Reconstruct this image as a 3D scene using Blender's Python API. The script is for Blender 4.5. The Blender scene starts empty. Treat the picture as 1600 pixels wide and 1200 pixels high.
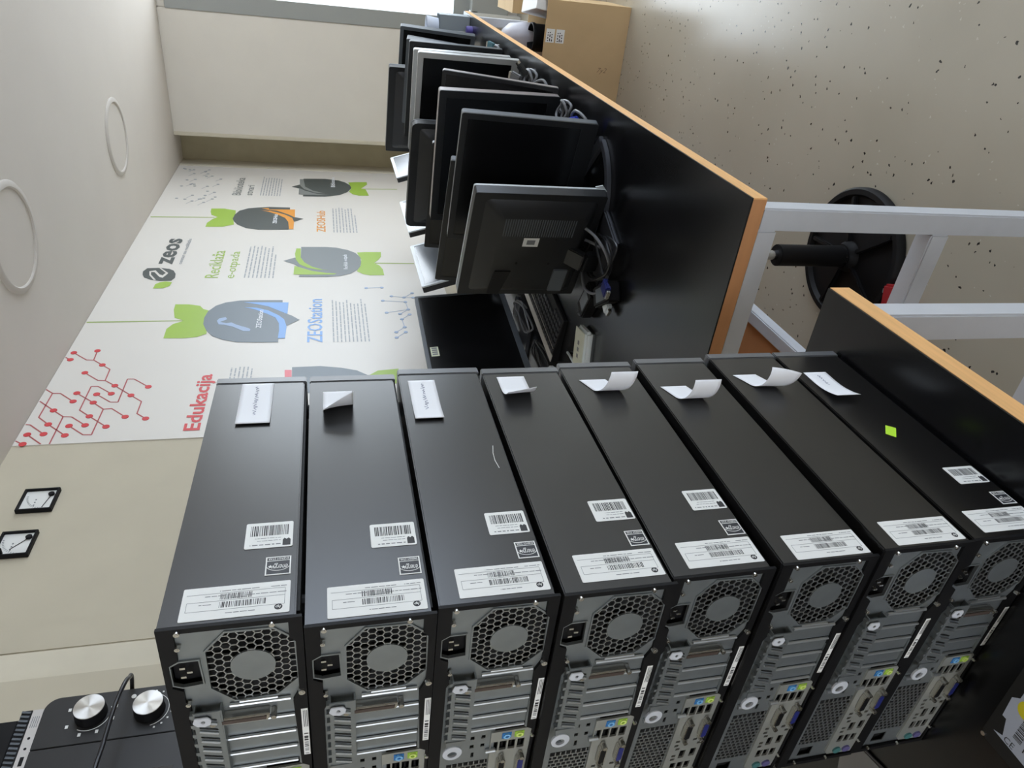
import bpy, bmesh, math, random
from mathutils import Vector, Matrix
from mathutils.geometry import tessellate_polygon

random.seed(7)
sc = bpy.context.scene
COL = sc.collection
H = 1.47                      # eye height above the floor
ZT = H - 0.717                # table tops

MUR={'station':{'body':[(3.239,2.06),(3.306,2.064),(3.376,2.055),(3.439,2.025),(3.475,1.984),(3.498,1.917),(3.502,1.841),(3.502,1.711),(3.473,1.71),(3.352,1.698),(3.325,1.663),(3.275,1.623),(3.217,1.678),(3.18,1.713),(3.047,1.713),(3.048,1.81),(3.054,1.897),(3.079,1.958),(3.116,2.006),(3.173,2.039)],'col':[[(3.476,1.896),(3.475,1.8),(3.473,1.681),(3.339,1.682),(3.371,1.718),(3.427,1.778),(3.455,1.837)],[(3.419,1.892),(3.413,1.834),(3.381,1.775),(3.326,1.723),(3.281,1.695),(3.204,1.681),(3.085,1.684),(3.083,1.716),(3.163,1.714),(3.239,1.718),(3.3,1.737),(3.345,1.781),(3.395,1.841)]],'leaf':[[(3.403,2.08),(3.385,2.052),(3.14,2.034),(3.11,2.071),(3.1,2.124),(3.102,2.211),(3.193,2.213),(3.242,2.193),(3.277,2.149),(3.309,2.196),(3.396,2.213),(3.457,2.215),(3.456,2.153),(3.439,2.099)]],'stem':[(3.275,2.565),(3.264,2.562),(3.274,2.149),(3.282,2.15)],'icon':[(3.271,2.003),(3.296,1.995),(3.309,1.967),(3.287,1.958),(3.27,1.974),(3.258,1.987),(3.244,1.957),(3.252,1.936),(3.226,1.909),(3.192,1.855),(3.179,1.844),(3.159,1.846),(3.16,1.874),(3.21,1.929),(3.228,1.966),(3.233,1.991)]},'recycle':{'body':[(4.019,1.289),(4.101,1.29),(4.17,1.316),(4.215,1.36),(4.252,1.428),(4.261,1.485),(4.255,1.634),(4.083,1.633),(4.082,1.668),(4.032,1.728),(3.987,1.669),(3.953,1.647),(3.884,1.629),(3.832,1.633),(3.803,1.638),(3.805,1.489),(3.819,1.415),(3.854,1.356),(3.91,1.316),(3.961,1.297)],'col':[[(4.227,1.661),(4.228,1.636),(4.083,1.633),(4.01,1.611),(3.947,1.567),(3.907,1.509),(3.9,1.477),(3.906,1.541),(3.933,1.594),(3.981,1.637),(4.053,1.66),(4.142,1.667)],[(3.959,1.665),(3.932,1.63),(3.885,1.567),(3.859,1.488),(3.853,1.435),(3.839,1.446),(3.833,1.592),(3.836,1.667)]],'leaf':[[(3.975,1.294),(4.064,1.287),(4.178,1.307),(4.187,1.258),(4.191,1.162),(4.113,1.167),(4.067,1.185),(4.014,1.214),(3.978,1.185),(3.92,1.17),(3.836,1.168),(3.832,1.249),(3.848,1.286),(3.889,1.319)]],'stem':[(4.021,1.21),(4.02,0.977),(4.009,0.979),(4.006,1.211)]},'hub':{'body':[(4.734,2.069),(4.813,2.064),(4.896,2.042),(4.95,1.991),(4.972,1.931),(4.992,1.86),(4.991,1.722),(4.957,1.721),(4.856,1.729),(4.795,1.687),(4.767,1.63),(4.708,1.684),(4.699,1.713),(4.555,1.717),(4.545,1.835),(4.543,1.902),(4.568,1.976),(4.631,2.033),(4.689,2.058)],'col':[[(4.958,1.904),(4.962,1.858),(4.937,1.857),(4.951,1.688),(4.787,1.685),(4.841,1.724),(4.916,1.804),(4.928,1.856)],[(4.916,1.902),(4.904,1.855),(4.912,1.855),(4.883,1.803),(4.839,1.749),(4.778,1.701),(4.7,1.688),(4.564,1.688),(4.562,1.715),(4.698,1.724),(4.774,1.747),(4.842,1.801),(4.887,1.854)]],'leaf':[[(4.902,2.065),(4.813,2.06),(4.75,2.068),(4.629,2.052),(4.581,2.114),(4.574,2.214),(4.648,2.213),(4.725,2.187),(4.761,2.162),(4.802,2.205),(4.864,2.217),(4.926,2.22),(4.933,2.141)]],'stem':[(4.743,2.556),(4.728,2.554),(4.751,2.18),(4.763,2.181)]},'library':{'body':[(5.494,1.291),(5.565,1.3),(5.634,1.334),(5.681,1.381),(5.711,1.484),(5.693,1.645),(5.563,1.643),(5.528,1.677),(5.476,1.725),(5.438,1.675),(5.344,1.639),(5.253,1.641),(5.262,1.487),(5.311,1.384),(5.39,1.324)],'col':[[(5.675,1.672),(5.678,1.645),(5.483,1.63),(5.391,1.572),(5.333,1.486),(5.353,1.566),(5.423,1.635),(5.519,1.668)],[(5.448,1.673),(5.384,1.629),(5.317,1.543),(5.298,1.453),(5.287,1.639),(5.293,1.672)]],'leaf':[[(5.401,1.312),(5.494,1.291),(5.637,1.31),(5.655,1.254),(5.666,1.168),(5.602,1.168),(5.492,1.219),(5.466,1.185),(5.319,1.17),(5.311,1.245),(5.345,1.29)]],'stem':[(5.492,1.219),(5.515,0.944),(5.5,0.946),(5.476,1.22)]},'edu':{'body':[(2.813,1.644),(2.817,1.525),(2.798,1.435),(2.771,1.367),(2.727,1.321),(2.583,1.325),(2.603,1.638)],'col':[[(2.79,1.674),(2.788,1.645),(2.679,1.642),(2.681,1.67)]],'leaf':[[(2.727,1.317),(2.766,1.276),(2.778,1.183),(2.652,1.194),(2.66,1.324)]],'stem':None},'logo':{'body':[(3.822,2.431),(3.865,2.437),(3.908,2.424),(3.915,2.361),(3.9,2.311),(3.878,2.288),(3.835,2.272),(3.782,2.267),(3.745,2.279),(3.74,2.332),(3.755,2.38),(3.785,2.417)],'white':[[(3.865,2.406),(3.879,2.377),(3.823,2.348),(3.813,2.332),(3.845,2.322),(3.912,2.365),(3.912,2.357),(3.845,2.31),(3.829,2.312),(3.781,2.327),(3.791,2.344),(3.855,2.379),(3.857,2.395),(3.823,2.391),(3.75,2.353),(3.75,2.364),(3.812,2.396)]],'leaf':[[(3.725,2.274),(3.73,2.272),(3.679,2.276),(3.649,2.302),(3.646,2.35),(3.699,2.348),(3.724,2.329),(3.735,2.304)]]}}
CIRC=[[(2.982,2.543),(2.917,2.479),(2.915,2.451),(2.995,2.455)],[(2.915,2.451),(2.871,2.408),(2.833,2.371),(2.746,2.369)],[(2.81,2.459),(2.746,2.396),(2.744,2.369),(2.701,2.324),(2.624,2.25),(2.576,2.203),(2.492,2.203),(2.455,2.166)],[(2.685,2.198),(2.75,2.263),(2.751,2.288),(2.578,2.287),(2.58,2.315),(2.64,2.376)],[(2.641,2.324),(2.701,2.386),(2.701,2.41),(2.53,2.409),(2.485,2.365),(2.411,2.292)],[(2.653,2.449),(2.58,2.374),(2.531,2.328),(2.533,2.299),(2.472,2.24)],[(2.531,2.328),(2.363,2.329),(2.365,2.357),(2.426,2.418)],[(2.687,2.565),(2.657,2.535),(2.655,2.507),(2.593,2.447)],[(2.657,2.535),(2.491,2.535),(2.441,2.49),(2.366,2.416)],[(2.602,2.563),(2.534,2.498),(2.489,2.454),(2.486,2.425),(2.426,2.365)],[(2.489,2.454),(2.317,2.452)],[(2.446,2.564),(2.443,2.549),(2.38,2.488)],[(2.381,2.54),(2.319,2.48)],[(2.345,2.566),(2.323,2.538)],[(2.943,2.564),(2.922,2.541)]]
CDOT=[(2.982,2.543),(2.995,2.455),(2.871,2.408),(2.81,2.459),(2.701,2.324),(2.624,2.25),(2.455,2.166),(2.685,2.198),(2.64,2.376),(2.641,2.324),(2.485,2.365),(2.411,2.292),(2.653,2.449),(2.58,2.374),(2.472,2.24),(2.426,2.418),(2.593,2.447),(2.441,2.49),(2.366,2.416),(2.534,2.498),(2.426,2.365),(2.38,2.488),(2.381,2.54),(2.323,2.537),(2.922,2.541)]

# ---------------------------------------------------------------- camera (a phone held on its side)
cam_d = bpy.data.cameras.new('camera')
cam = bpy.data.objects.new('camera', cam_d); COL.objects.link(cam)
CX = Vector((0.103, -0.224, -0.969)); CY = Vector((0.850, 0.526, -0.031)); CF = Vector((-0.516, 0.821, -0.244))
CF.normalize(); CX = (CX - CX.dot(CF) * CF).normalized(); CY = (-CF).cross(CX)
m = Matrix.Identity(4)
for i in range(3):
    m[i][0] = CX[i]; m[i][1] = CY[i]; m[i][2] = -CF[i]
m.translation = Vector((0, 0, H))
cam.matrix_world = m
cam_d.sensor_fit = 'HORIZONTAL'; cam_d.sensor_width = 36.0
cam_d.lens = 1108.1 / 1600 * 36.0
cam_d.clip_start = 0.02
sc.camera = cam

# ---------------------------------------------------------------- light and exposure
sc.view_settings.view_transform = 'Standard'
sc.view_settings.look = 'None'
sc.view_settings.gamma = 1.0
sc.view_settings.use_curve_mapping = False
sc.view_settings.exposure = -0.22
w = bpy.data.worlds.new('world'); sc.world = w; w.use_nodes = True
w.node_tree.nodes['Background'].inputs[0].default_value = (0.70, 0.82, 1.0, 1)
w.node_tree.nodes['Background'].inputs[1].default_value = 6.0

def area(name, loc, direction, sx, sy, power, color):
    l = bpy.data.lights.new(name, 'AREA'); l.shape = 'RECTANGLE'; l.size = sx; l.size_y = sy
    l.energy = power; l.color = color
    o = bpy.data.objects.new(name, l); COL.objects.link(o)
    o.location = loc
    o.rotation_euler = Vector(direction).to_track_quat('-Z', 'Y').to_euler()
    return o
# daylight entering by the window at the far end; the other two are added fill
area('daylight_window_1', (1.35, 6.30, H + 0.15), (0, -1, 0), 3.5, 2.0, 82, (1.0, 0.92, 0.81))
area('fill_light_right', (3.80, 2.6, H + 0.05), (-1, 0, 0), 3.4, 1.9, 14, (1.0, 0.92, 0.82))  # added fill for the case sides and the bench edge
area('fill_light_behind', (-0.2, -3.75, H + 0.20), (0, 1, 0), 2.6, 1.6, 44, (1.0, 0.90, 0.78))  # added fill from behind the camera for the rear panels

# ---------------------------------------------------------------- materials
def srgb(r, g, b):
    f = lambda c: (c / 255 / 12.92) if c / 255 <= 0.04045 else ((c / 255 + 0.055) / 1.055) ** 2.4
    return (f(r), f(g), f(b), 1)
MATS = {}
def mat(name, rgb, rough=0.5, metal=0.0, noise=0.0, nscale=20.0, bump=0.0, coat=0.0, spec=0.5, emit=None, stretch=None, alpha=1.0, trans=0.0):
    if name in MATS: return MATS[name]
    m = bpy.data.materials.new(name); m.use_nodes = True
    nt = m.node_tree; b = nt.nodes['Principled BSDF']
    c = srgb(*rgb)
    b.inputs['Base Color'].default_value = c
    b.inputs['Roughness'].default_value = rough
    b.inputs['Metallic'].default_value = metal
    b.inputs['Specular IOR Level'].default_value = spec
    b.inputs['Coat Weight'].default_value = coat
    b.inputs['Alpha'].default_value = alpha
    b.inputs['Transmission Weight'].default_value = trans
    if noise > 0 or bump > 0:
        tc = nt.nodes.new('ShaderNodeTexCoord'); mp = nt.nodes.new('ShaderNodeMapping')
        if stretch: mp.inputs['Scale'].default_value = stretch
        n = nt.nodes.new('ShaderNodeTexNoise'); n.inputs['Scale'].default_value = nscale; n.inputs['Detail'].default_value = 5
        nt.links.new(tc.outputs['Object'], mp.inputs[0]); nt.links.new(mp.outputs[0], n.inputs['Vector'])
        if noise > 0:
            r = nt.nodes.new('ShaderNodeValToRGB')
            r.color_ramp.elements[0].position = 0.3; r.color_ramp.elements[1].position = 0.7
            r.color_ramp.elements[0].color = tuple(x * (1 - noise) for x in c[:3]) + (1,)
            r.color_ramp.elements[1].color = tuple(min(1, x * (1 + noise)) for x in c[:3]) + (1,)
            nt.links.new(n.outputs['Fac'], r.inputs[0]); nt.links.new(r.outputs[0], b.inputs['Base Color'])
        if bump > 0:
            bp = nt.nodes.new('ShaderNodeBump'); bp.inputs['Strength'].default_value = bump; bp.inputs['Distance'].default_value = 0.002
            nt.links.new(n.outputs['Fac'], bp.inputs['Height']); nt.links.new(bp.outputs[0], b.inputs['Normal'])
    if emit:
        b.inputs['Emission Color'].default_value = c; b.inputs['Emission Strength'].default_value = emit
    MATS[name] = m
    return m

WALL = mat('beige_wall_paint', (190, 181, 160), 0.8, noise=0.03, nscale=6, bump=0.08)
PLASTER = mat('pale_patched_plaster', (206, 198, 178), 0.85, noise=0.04, nscale=9, bump=0.15)
PILLAR = mat('white_wall_paint', (217, 211, 200), 0.75, noise=0.02, nscale=5, bump=0.05)
CEIL = mat('ceiling_paint', (210, 202, 193), 0.85, noise=0.015, nscale=3, bump=0.04)
CEILRING = mat('lamp_ring_paint', (200, 193, 185), 0.7, spec=0.2)
NICHE = mat('painted_niche_shade', (170, 160, 132), 0.8, noise=0.05, nscale=8)  # wall colour darkened to hold the shade of the niche
MURALM = mat('mural_vinyl', (216, 211, 203), 0.42, noise=0.01, nscale=3)
FRAMEG = mat('grey_window_frame', (150, 152, 148), 0.5)
FRAMEW = mat('white_window_frame', (205, 205, 200), 0.5)
BLACKTOP = mat('black_laminate', (13, 14, 17), 0.25, noise=0.25, nscale=60, bump=0.03, spec=0.45)
WOODE = mat('beech_edge_band', (232, 180, 118), 0.5, noise=0.09, nscale=9, stretch=(1, 1, 14))
WOODD = mat('beech_panel', (196, 140, 92), 0.55, noise=0.07, nscale=7, stretch=(1, 1, 8))
STEELW = mat('grey_white_powder_coat', (196, 200, 206), 0.38, noise=0.02, nscale=30)
CASEBLK = mat('black_painted_steel', (11, 10, 10), 0.28, noise=0.14, nscale=7, bump=0.03, spec=0.78)
BEZELB = mat('glossy_black_plastic', (96, 98, 101), 0.28, spec=0.6)
BLK = mat('matt_black_plastic', (13, 13, 15), 0.55, spec=0.22)
BASEG = mat('monitor_base_plastic', (52, 54, 60), 0.42)
DARK = mat('dark_interior', (8, 8, 9), 0.7)
GALV = mat('galvanised_steel', (142, 148, 150), 0.40, metal=0.75, noise=0.08, nscale=40)
GALVL = mat('bright_steel', (178, 182, 184), 0.36, metal=0.85)
IOPL = mat('io_shield_steel', (168, 170, 164), 0.42, metal=0.6, noise=0.03, nscale=30)
BRASS = mat('connector_shell', (188, 186, 180), 0.26, metal=0.95)
SCREW = mat('screw_steel', (215, 215, 212), 0.22, metal=0.95)
BLUE = mat('blue_plastic', (35, 110, 175), 0.45)
GREEN = mat('lime_plastic', (150, 190, 60), 0.45)
VGA = mat('vga_blue_plastic', (28, 36, 105), 0.45)
WHITEP = mat('white_label_paper', (232, 233, 230), 0.55)
INK = mat('black_ink', (38, 38, 40), 0.6)
GREYINK = mat('grey_ink', (120, 122, 124), 0.6)
PAPER = mat('white_note_paper', (236, 238, 242), 0.7, noise=0.01, nscale=12)
PEN = mat('blue_pen_ink', (88, 96, 132), 0.6)
LIME = mat('lime_sticker', (190, 240, 60), 0.5)
MBLK = mat('monitor_black_plastic', (26, 28, 31), 0.38, noise=0.06, nscale=80, bump=0.03)
MGRY = mat('monitor_graphite_and_lit_side', (88, 94, 100), 0.38)  # graphite; as a shell it also paints light on black monitors' sides
MTAUPE = mat('monitor_taupe_lit_side', (150, 142, 139), 0.38)  # lightened taupe: light on the shell sides put into the colour
MSIL = mat('monitor_silver_plastic', (186, 188, 188), 0.32, metal=0.25)
MRIM = mat('monitor_pale_rim', (205, 212, 216), 0.3)
SCREEN = mat('dark_lcd_panel', (14, 15, 17), 0.24, spec=0.5)
SCREENG = mat('painted_reflection_lcd', (84, 90, 98), 0.16, spec=0.8)  # panel lightened to stand in for the bright reflection on tilted screens
CARD = mat('brown_cardboard', (198, 170, 128), 0.8, noise=0.05, nscale=6, bump=0.06)
CHROME = mat('chrome', (200, 202, 205), 0.12, metal=1.0)
BRUSH = mat('spun_aluminium', (205, 203, 198), 0.32, metal=1.0)
_b = BRUSH.node_tree; _t = _b.nodes.new('ShaderNodeTangent'); _t.direction_type = 'RADIAL'; _t.axis = 'X'
_b.nodes['Principled BSDF'].inputs['Anisotropic'].default_value = 0.9; _b.links.new(_t.outputs[0], _b.nodes['Principled BSDF'].inputs['Tangent'])
CABLE = mat('black_cable_rubber', (30, 31, 34), 0.35)
CABLEG = mat('grey_cable_rubber', (110, 112, 116), 0.4)
METERW = mat('meter_face_white', (226, 226, 222), 0.4)
MWBLK = mat('oven_black_plastic', (26, 25, 24), 0.42, noise=0.05, nscale=50)
MWDOOR = mat('oven_door_glass', (34, 33, 31), 0.15, spec=0.6)
PCSIL = mat('mini_pc_silver', (196, 192, 188), 0.4, metal=0.4)
SWW = mat('white_router_plastic', (226, 232, 230), 0.4)
SWC = mat('cream_router_plastic', (206, 208, 190), 0.45)
RED = mat('red_plastic', (150, 30, 36), 0.45)
BAG = mat('white_plastic_bag', (196, 196, 204), 0.5, noise=0.08, nscale=9, bump=0.2)
CRATEM = mat('grey_crate_plastic', (140, 148, 152), 0.5)
CLEARP = mat('clear_plastic', (222, 230, 245), 0.12, trans=0.7, alpha=1.0)
PURPLE = mat('purple_cap_plastic', (84, 72, 150), 0.45)
YEL = mat('yellow_sticker', (214, 200, 30), 0.55)
HDDL = mat('drive_label_grey', (176, 182, 196), 0.5)
HDDB = mat('drive_cast_black', (30, 30, 30), 0.5, metal=0.3)
GLASS = mat('window_glass', (235, 245, 250), 0.03, trans=1.0)
MG = mat('mural_green', (152, 184, 66), 0.45); MGD = mat('mural_dark_grey', (74, 80, 78), 0.45)
MGM = mat('mural_mid_grey', (122, 128, 130), 0.45)
MGB = mat('mural_blue_grey', (112, 122, 130), 0.45); MB_ = mat('mural_blue', (122, 166, 222), 0.45)
MO = mat('mural_orange', (226, 150, 52), 0.45); MR = mat('mural_red', (206, 62, 66), 0.45)
MPINK = mat('mural_pink', (226, 110, 120), 0.45); MTXT = mat('mural_text_grey', (160, 163, 166), 0.45)
MLG = mat('mural_light_grey', (130, 133, 130), 0.45); MLINE = mat('mural_stem_green', (152, 172, 92), 0.45)
MREDL = mat('mural_red_line', (178, 84, 84), 0.45); MBLT = mat('mural_pale_blue', (150, 170, 200), 0.45)

def floor_material():
    m = bpy.data.materials.new('speckled_epoxy_floor'); m.use_nodes = True
    nt = m.node_tree; b = nt.nodes['Principled BSDF']; L = nt.links.new
    tc = nt.nodes.new('ShaderNodeTexCoord')
    n = nt.nodes.new('ShaderNodeTexNoise'); n.inputs['Scale'].default_value = 1.3; n.inputs['Detail'].default_value = 4
    r = nt.nodes.new('ShaderNodeValToRGB')
    r.color_ramp.elements[0].position = 0.3; r.color_ramp.elements[1].position = 0.75
    r.color_ramp.elements[0].color = srgb(166, 160, 145); r.color_ramp.elements[1].color = srgb(180, 174, 159)
    L(tc.outputs['Object'], n.inputs['Vector']); L(n.outputs['Fac'], r.inputs[0])
    prev = r.outputs[0]
    for sc_, thr, col, keep in ((46.0, 0.17, (44, 43, 42), 0.76), (30.0, 0.09, (70, 66, 60), 0.70), (60.0, 0.16, (190, 186, 174), 0.90)):
        v = nt.nodes.new('ShaderNodeTexVoronoi'); v.inputs['Scale'].default_value = sc_; v.feature = 'F1'
        ns = nt.nodes.new('ShaderNodeTexNoise'); ns.inputs['Scale'].default_value = sc_ * 2.5
        mx = nt.nodes.new('ShaderNodeVectorMath'); mx.operation = 'MULTIPLY_ADD'
        mx.inputs[1].default_value = (0.012,) * 3
        L(tc.outputs['Object'], ns.inputs['Vector']); L(ns.outputs['Color'], mx.inputs[0]); L(tc.outputs['Object'], mx.inputs[2])
        L(mx.outputs[0], v.inputs['Vector'])
        sep = nt.nodes.new('ShaderNodeSeparateColor'); L(v.outputs['Color'], sep.inputs[0])
        lt = nt.nodes.new('ShaderNodeMath'); lt.operation = 'LESS_THAN'; lt.inputs[1].default_value = thr
        gt = nt.nodes.new('ShaderNodeMath'); gt.operation = 'GREATER_THAN'; gt.inputs[1].default_value = keep
        ml = nt.nodes.new('ShaderNodeMath'); ml.operation = 'MULTIPLY'
        L(v.outputs['Distance'], lt.inputs[0]); L(sep.outputs[0], gt.inputs[0]); L(lt.outputs[0], ml.inputs[0]); L(gt.outputs[0], ml.inputs[1])
        mixn = nt.nodes.new('ShaderNodeMix'); mixn.data_type = 'RGBA'
        L(ml.outputs[0], mixn.inputs[0]); L(prev, mixn.inputs[6]); mixn.inputs[7].default_value = srgb(*col)
        prev = mixn.outputs[2]
    L(prev, b.inputs['Base Color'])
    b.inputs['Roughness'].default_value = 0.24; b.inputs['Specular IOR Level'].default_value = 0.5
    return m
FLOORM = floor_material()

# ---------------------------------------------------------------- mesh helpers
class MB:
    def __init__(s): s.v = []; s.f = []
    def add(s, vs, fs):
        o = len(s.v); s.v += [tuple(v) for v in vs]; s.f += [tuple(i + o for i in f) for f in fs]; return s
    def box(s, x0, x1, y0, y1, z0, z1):
        vs = [(x0, y0, z0), (x1, y0, z0), (x1, y1, z0), (x0, y1, z0), (x0, y0, z1), (x1, y0, z1), (x1, y1, z1), (x0, y1, z1)]
        return s.add(vs, [(0, 3, 2, 1), (4, 5, 6, 7), (0, 1, 5, 4), (1, 2, 6, 5), (2, 3, 7, 6), (3, 0, 4, 7)])
    def bar(s, p, q, w, h, up=(0, 0, 1)):
        p = Vector(p); q = Vector(q); d = (q - p).normalized(); u = Vector(up); sx = d.cross(u)
        if sx.length < 1e-6: sx = d.cross(Vector((1, 0, 0)))
        sx.normalize(); u = sx.cross(d); a = sx * w / 2; b = u * h / 2
        vs = [p - a - b, p + a - b, p + a + b, p - a + b, q - a - b, q + a - b, q + a + b, q - a + b]
        return s.add(vs, [(0, 1, 2, 3), (7, 6, 5, 4), (0, 4, 5, 1), (1, 5, 6, 2), (2, 6, 7, 3), (3, 7, 4, 0)])
    def cyl(s, p, q, r0, r1=None, n=16):
        r1 = r0 if r1 is None else r1
        p = Vector(p); q = Vector(q); d = (q - p).normalized()
        a = d.orthogonal().normalized(); b = d.cross(a); vs = []
        for c, r in ((p, r0), (q, r1)):
            for i in range(n):
                t = 2 * math.pi * i / n; vs.append(c + (a * math.cos(t) + b * math.sin(t)) * r)
        fs = [(i, (i + 1) % n, n + (i + 1) % n, n + i) for i in range(n)]
        fs += [tuple(range(n - 1, -1, -1)), tuple(range(n, 2 * n))]
        return s.add(vs, fs)
    def lathe(s, prof, c=(0, 0, 0), n=32):
        vs = []
        for r, z in prof:
            for i in range(n):
                t = 2 * math.pi * i / n; vs.append((c[0] + r * math.cos(t), c[1] + r * math.sin(t), c[2] + z))
        fs = []
        for k in range(len(prof) - 1):
            for i in range(n):
                j = (i + 1) % n; fs.append((k * n + i, k * n + j, (k + 1) * n + j, (k + 1) * n + i))
        fs += [tuple(range(n - 1, -1, -1)), tuple(range((len(prof) - 1) * n, len(prof) * n))]
        return s.add(vs, fs)
    def tube(s, pts, r, n=8, smoothing=6):
        P = [Vector(p) for p in pts]
        if smoothing > 1 and len(P) > 2:
            Q = []
            for i in range(len(P) - 1):
                p0 = P[max(i - 1, 0)]; p1 = P[i]; p2 = P[i + 1]; p3 = P[min(i + 2, len(P) - 1)]
                for k in range(smoothing):
                    t = k / smoothing
                    Q.append(0.5 * ((2 * p1) + (p2 - p0) * t + (2 * p0 - 5 * p1 + 4 * p2 - p3) * t * t + (3 * p1 - p0 - 3 * p2 + p3) * t ** 3))
            Q.append(P[-1]); P = Q
        vs = []; a = None
        for i, p in enumerate(P):
            d = (P[min(i + 1, len(P) - 1)] - P[max(i - 1, 0)]).normalized()
            a = d.orthogonal().normalized() if a is None else (a - d * a.dot(d)).normalized()
            b = d.cross(a)
            for k in range(n):
                t = 2 * math.pi * k / n; vs.append(p + (a * math.cos(t) + b * math.sin(t)) * r)
        fs = []
        for i in range(len(P) - 1):
            for k in range(n):
                j = (k + 1) % n; fs.append((i * n + k, i * n + j, (i + 1) * n + j, (i + 1) * n + k))
        fs += [tuple(range(n - 1, -1, -1)), tuple(range((len(P) - 1) * n, len(P) * n))]
        return s.add(vs, fs)
    def plate(s, outer, holes, fn, t0, t1):
        """outer and holes are lists of 2D points; fn(a, b, t) puts them in space; thickness from t0 to t1."""
        loops = [outer] + list(holes); flat = [p for l in loops for p in l]
        tris = tessellate_polygon([[Vector((p[0], p[1], 0)) for p in l] for l in loops])
        n = len(flat)
        vs = [fn(p[0], p[1], t0) for p in flat] + [fn(p[0], p[1], t1) for p in flat]
        fs = [tuple(t) for t in tris] + [tuple(n + i for i in reversed(t)) for t in tris]
        o = 0
        for l in loops:
            k = len(l)
            for i in range(k):
                j = (i + 1) % k; fs.append((o + i, o + j, n + o + j, n + o + i))
            o += k
        return s.add(vs, fs)
    def build(s, name, material, parent=None, smooth=False, bevel=0.0, loc=None, rot=None, label=None, seg=2, angle=40):
        me = bpy.data.meshes.new(name); me.from_pydata([tuple(v) for v in s.v], [], s.f)
        bm = bmesh.new(); bm.from_mesh(me)
        bmesh.ops.recalc_face_normals(bm, faces=bm.faces)
        if bevel > 0:
            ed = [e for e in bm.edges if len(e.link_faces) == 2 and e.calc_face_angle(0) > 0.6]
            bmesh.ops.bevel(bm, geom=ed, offset=bevel, segments=seg, affect='EDGES', clamp_overlap=True)
        bm.to_mesh(me); bm.free()
        if smooth or bevel > 0:
            for p in me.polygons: p.use_smooth = True
            me.set_sharp_from_angle(angle=math.radians(angle))
        me.materials.append(material)
        o = bpy.data.objects.new(name, me); COL.objects.link(o)
        if parent is not None: o.parent = parent
        if loc is not None: o.location = loc
        if rot is not None: o.rotation_euler = rot
        if label: o['label'] = label
        return o

def thing(name, label, cat, loc=(0, 0, 0), rz=0.0, group=None):
    o = bpy.data.objects.new(name, None); COL.objects.link(o); o.empty_display_size = 0.05
    o.location = loc; o.rotation_euler = (0, 0, rz); o['label'] = label; o['category'] = cat
    if group: o['group'] = group
    return o
def tag(o, label, cat, group=None):
    o['label'] = label; o['category'] = cat
    if group: o['group'] = group
    return o
def struct(o):
    o['kind'] = 'structure'; return o
def stuff(o):
    o['kind'] = 'stuff'; return o

_txt = {}
def glyphs(body, bold=0.0, shear=0.0):
    k = (body, bold, shear)
    if k not in _txt:
        cu = bpy.data.curves.new('lettering', 'FONT'); cu.body = body; cu.offset = bold; cu.shear = shear
        cu.resolution_u = 2
        ob = bpy.data.objects.new('lettering', cu); COL.objects.link(ob)
        dg = bpy.context.evaluated_depsgraph_get(); dg.update()
        me = ob.evaluated_get(dg).to_mesh()
        vs = [v.co.copy() for v in me.vertices]; fs = [tuple(p.vertices) for p in me.polygons]
        ob.evaluated_get(dg).to_mesh_clear()
        bpy.data.objects.remove(ob)
        _txt[k] = (vs, fs)
    return _txt[k]
def letter(mb, body, o, e1, e2, width, height, bold=0.0, shear=0.0, lift=(0, 0, 0)):
    """flat lettering whose box starts at o, runs width along e1 and height along e2"""
    vs, fs = glyphs(body, bold, shear)
    x0 = min(v.x for v in vs); x1 = max(v.x for v in vs); y0 = min(v.y for v in vs); y1 = max(v.y for v in vs)
    o = Vector(o) + Vector(lift); e1 = Vector(e1); e2 = Vector(e2)
    mb.add([o + e1 * ((v.x - x0) / (x1 - x0) * width) + e2 * ((v.y - y0) / (y1 - y0) * height) for v in vs], fs)
    return mb
def dashes(mb, o, e1, e2, width, nlines, pitch, h, rnd, ragged=0.25, word=6.0):
    """lines of print too small to read: rows of word-long strokes"""
    o = Vector(o); e1 = Vector(e1); e2 = Vector(e2)
    for i in range(nlines):
        x = 0.0; end = width * (1 - (rnd.random() * ragged if i < nlines - 1 else ragged + 0.2 * rnd.random()))
        while x < end:
            l = min((0.4 + rnd.random()) * word * h, end - x)
            if l > h * 0.4:
                a = o + e1 * x - e2 * (i * pitch)
                mb.add([a, a + e1 * l, a + e1 * l + e2 * h, a + e2 * h], [(0, 1, 2, 3)])
            x += l + h * 1.1
    return mb

def pane_material():
    m = bpy.data.materials.new('clear_window_pane'); m.use_nodes = True
    nt = m.node_tree; nt.nodes.remove(nt.nodes['Principled BSDF'])
    out = [n for n in nt.nodes if n.type == 'OUTPUT_MATERIAL'][0]
    t = nt.nodes.new('ShaderNodeBsdfTransparent'); g = nt.nodes.new('ShaderNodeBsdfGlossy'); g.inputs['Roughness'].default_value = 0.02
    x = nt.nodes.new('ShaderNodeMixShader'); x.inputs[0].default_value = 0.06
    t.inputs[0].default_value = (0.96, 0.98, 0.98, 1)
    nt.links.new(t.outputs[0], x.inputs[1]); nt.links.new(g.outputs[0], x.inputs[2]); nt.links.new(x.outputs[0], out.inputs[0])
    return m
PANE = pane_material()

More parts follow.
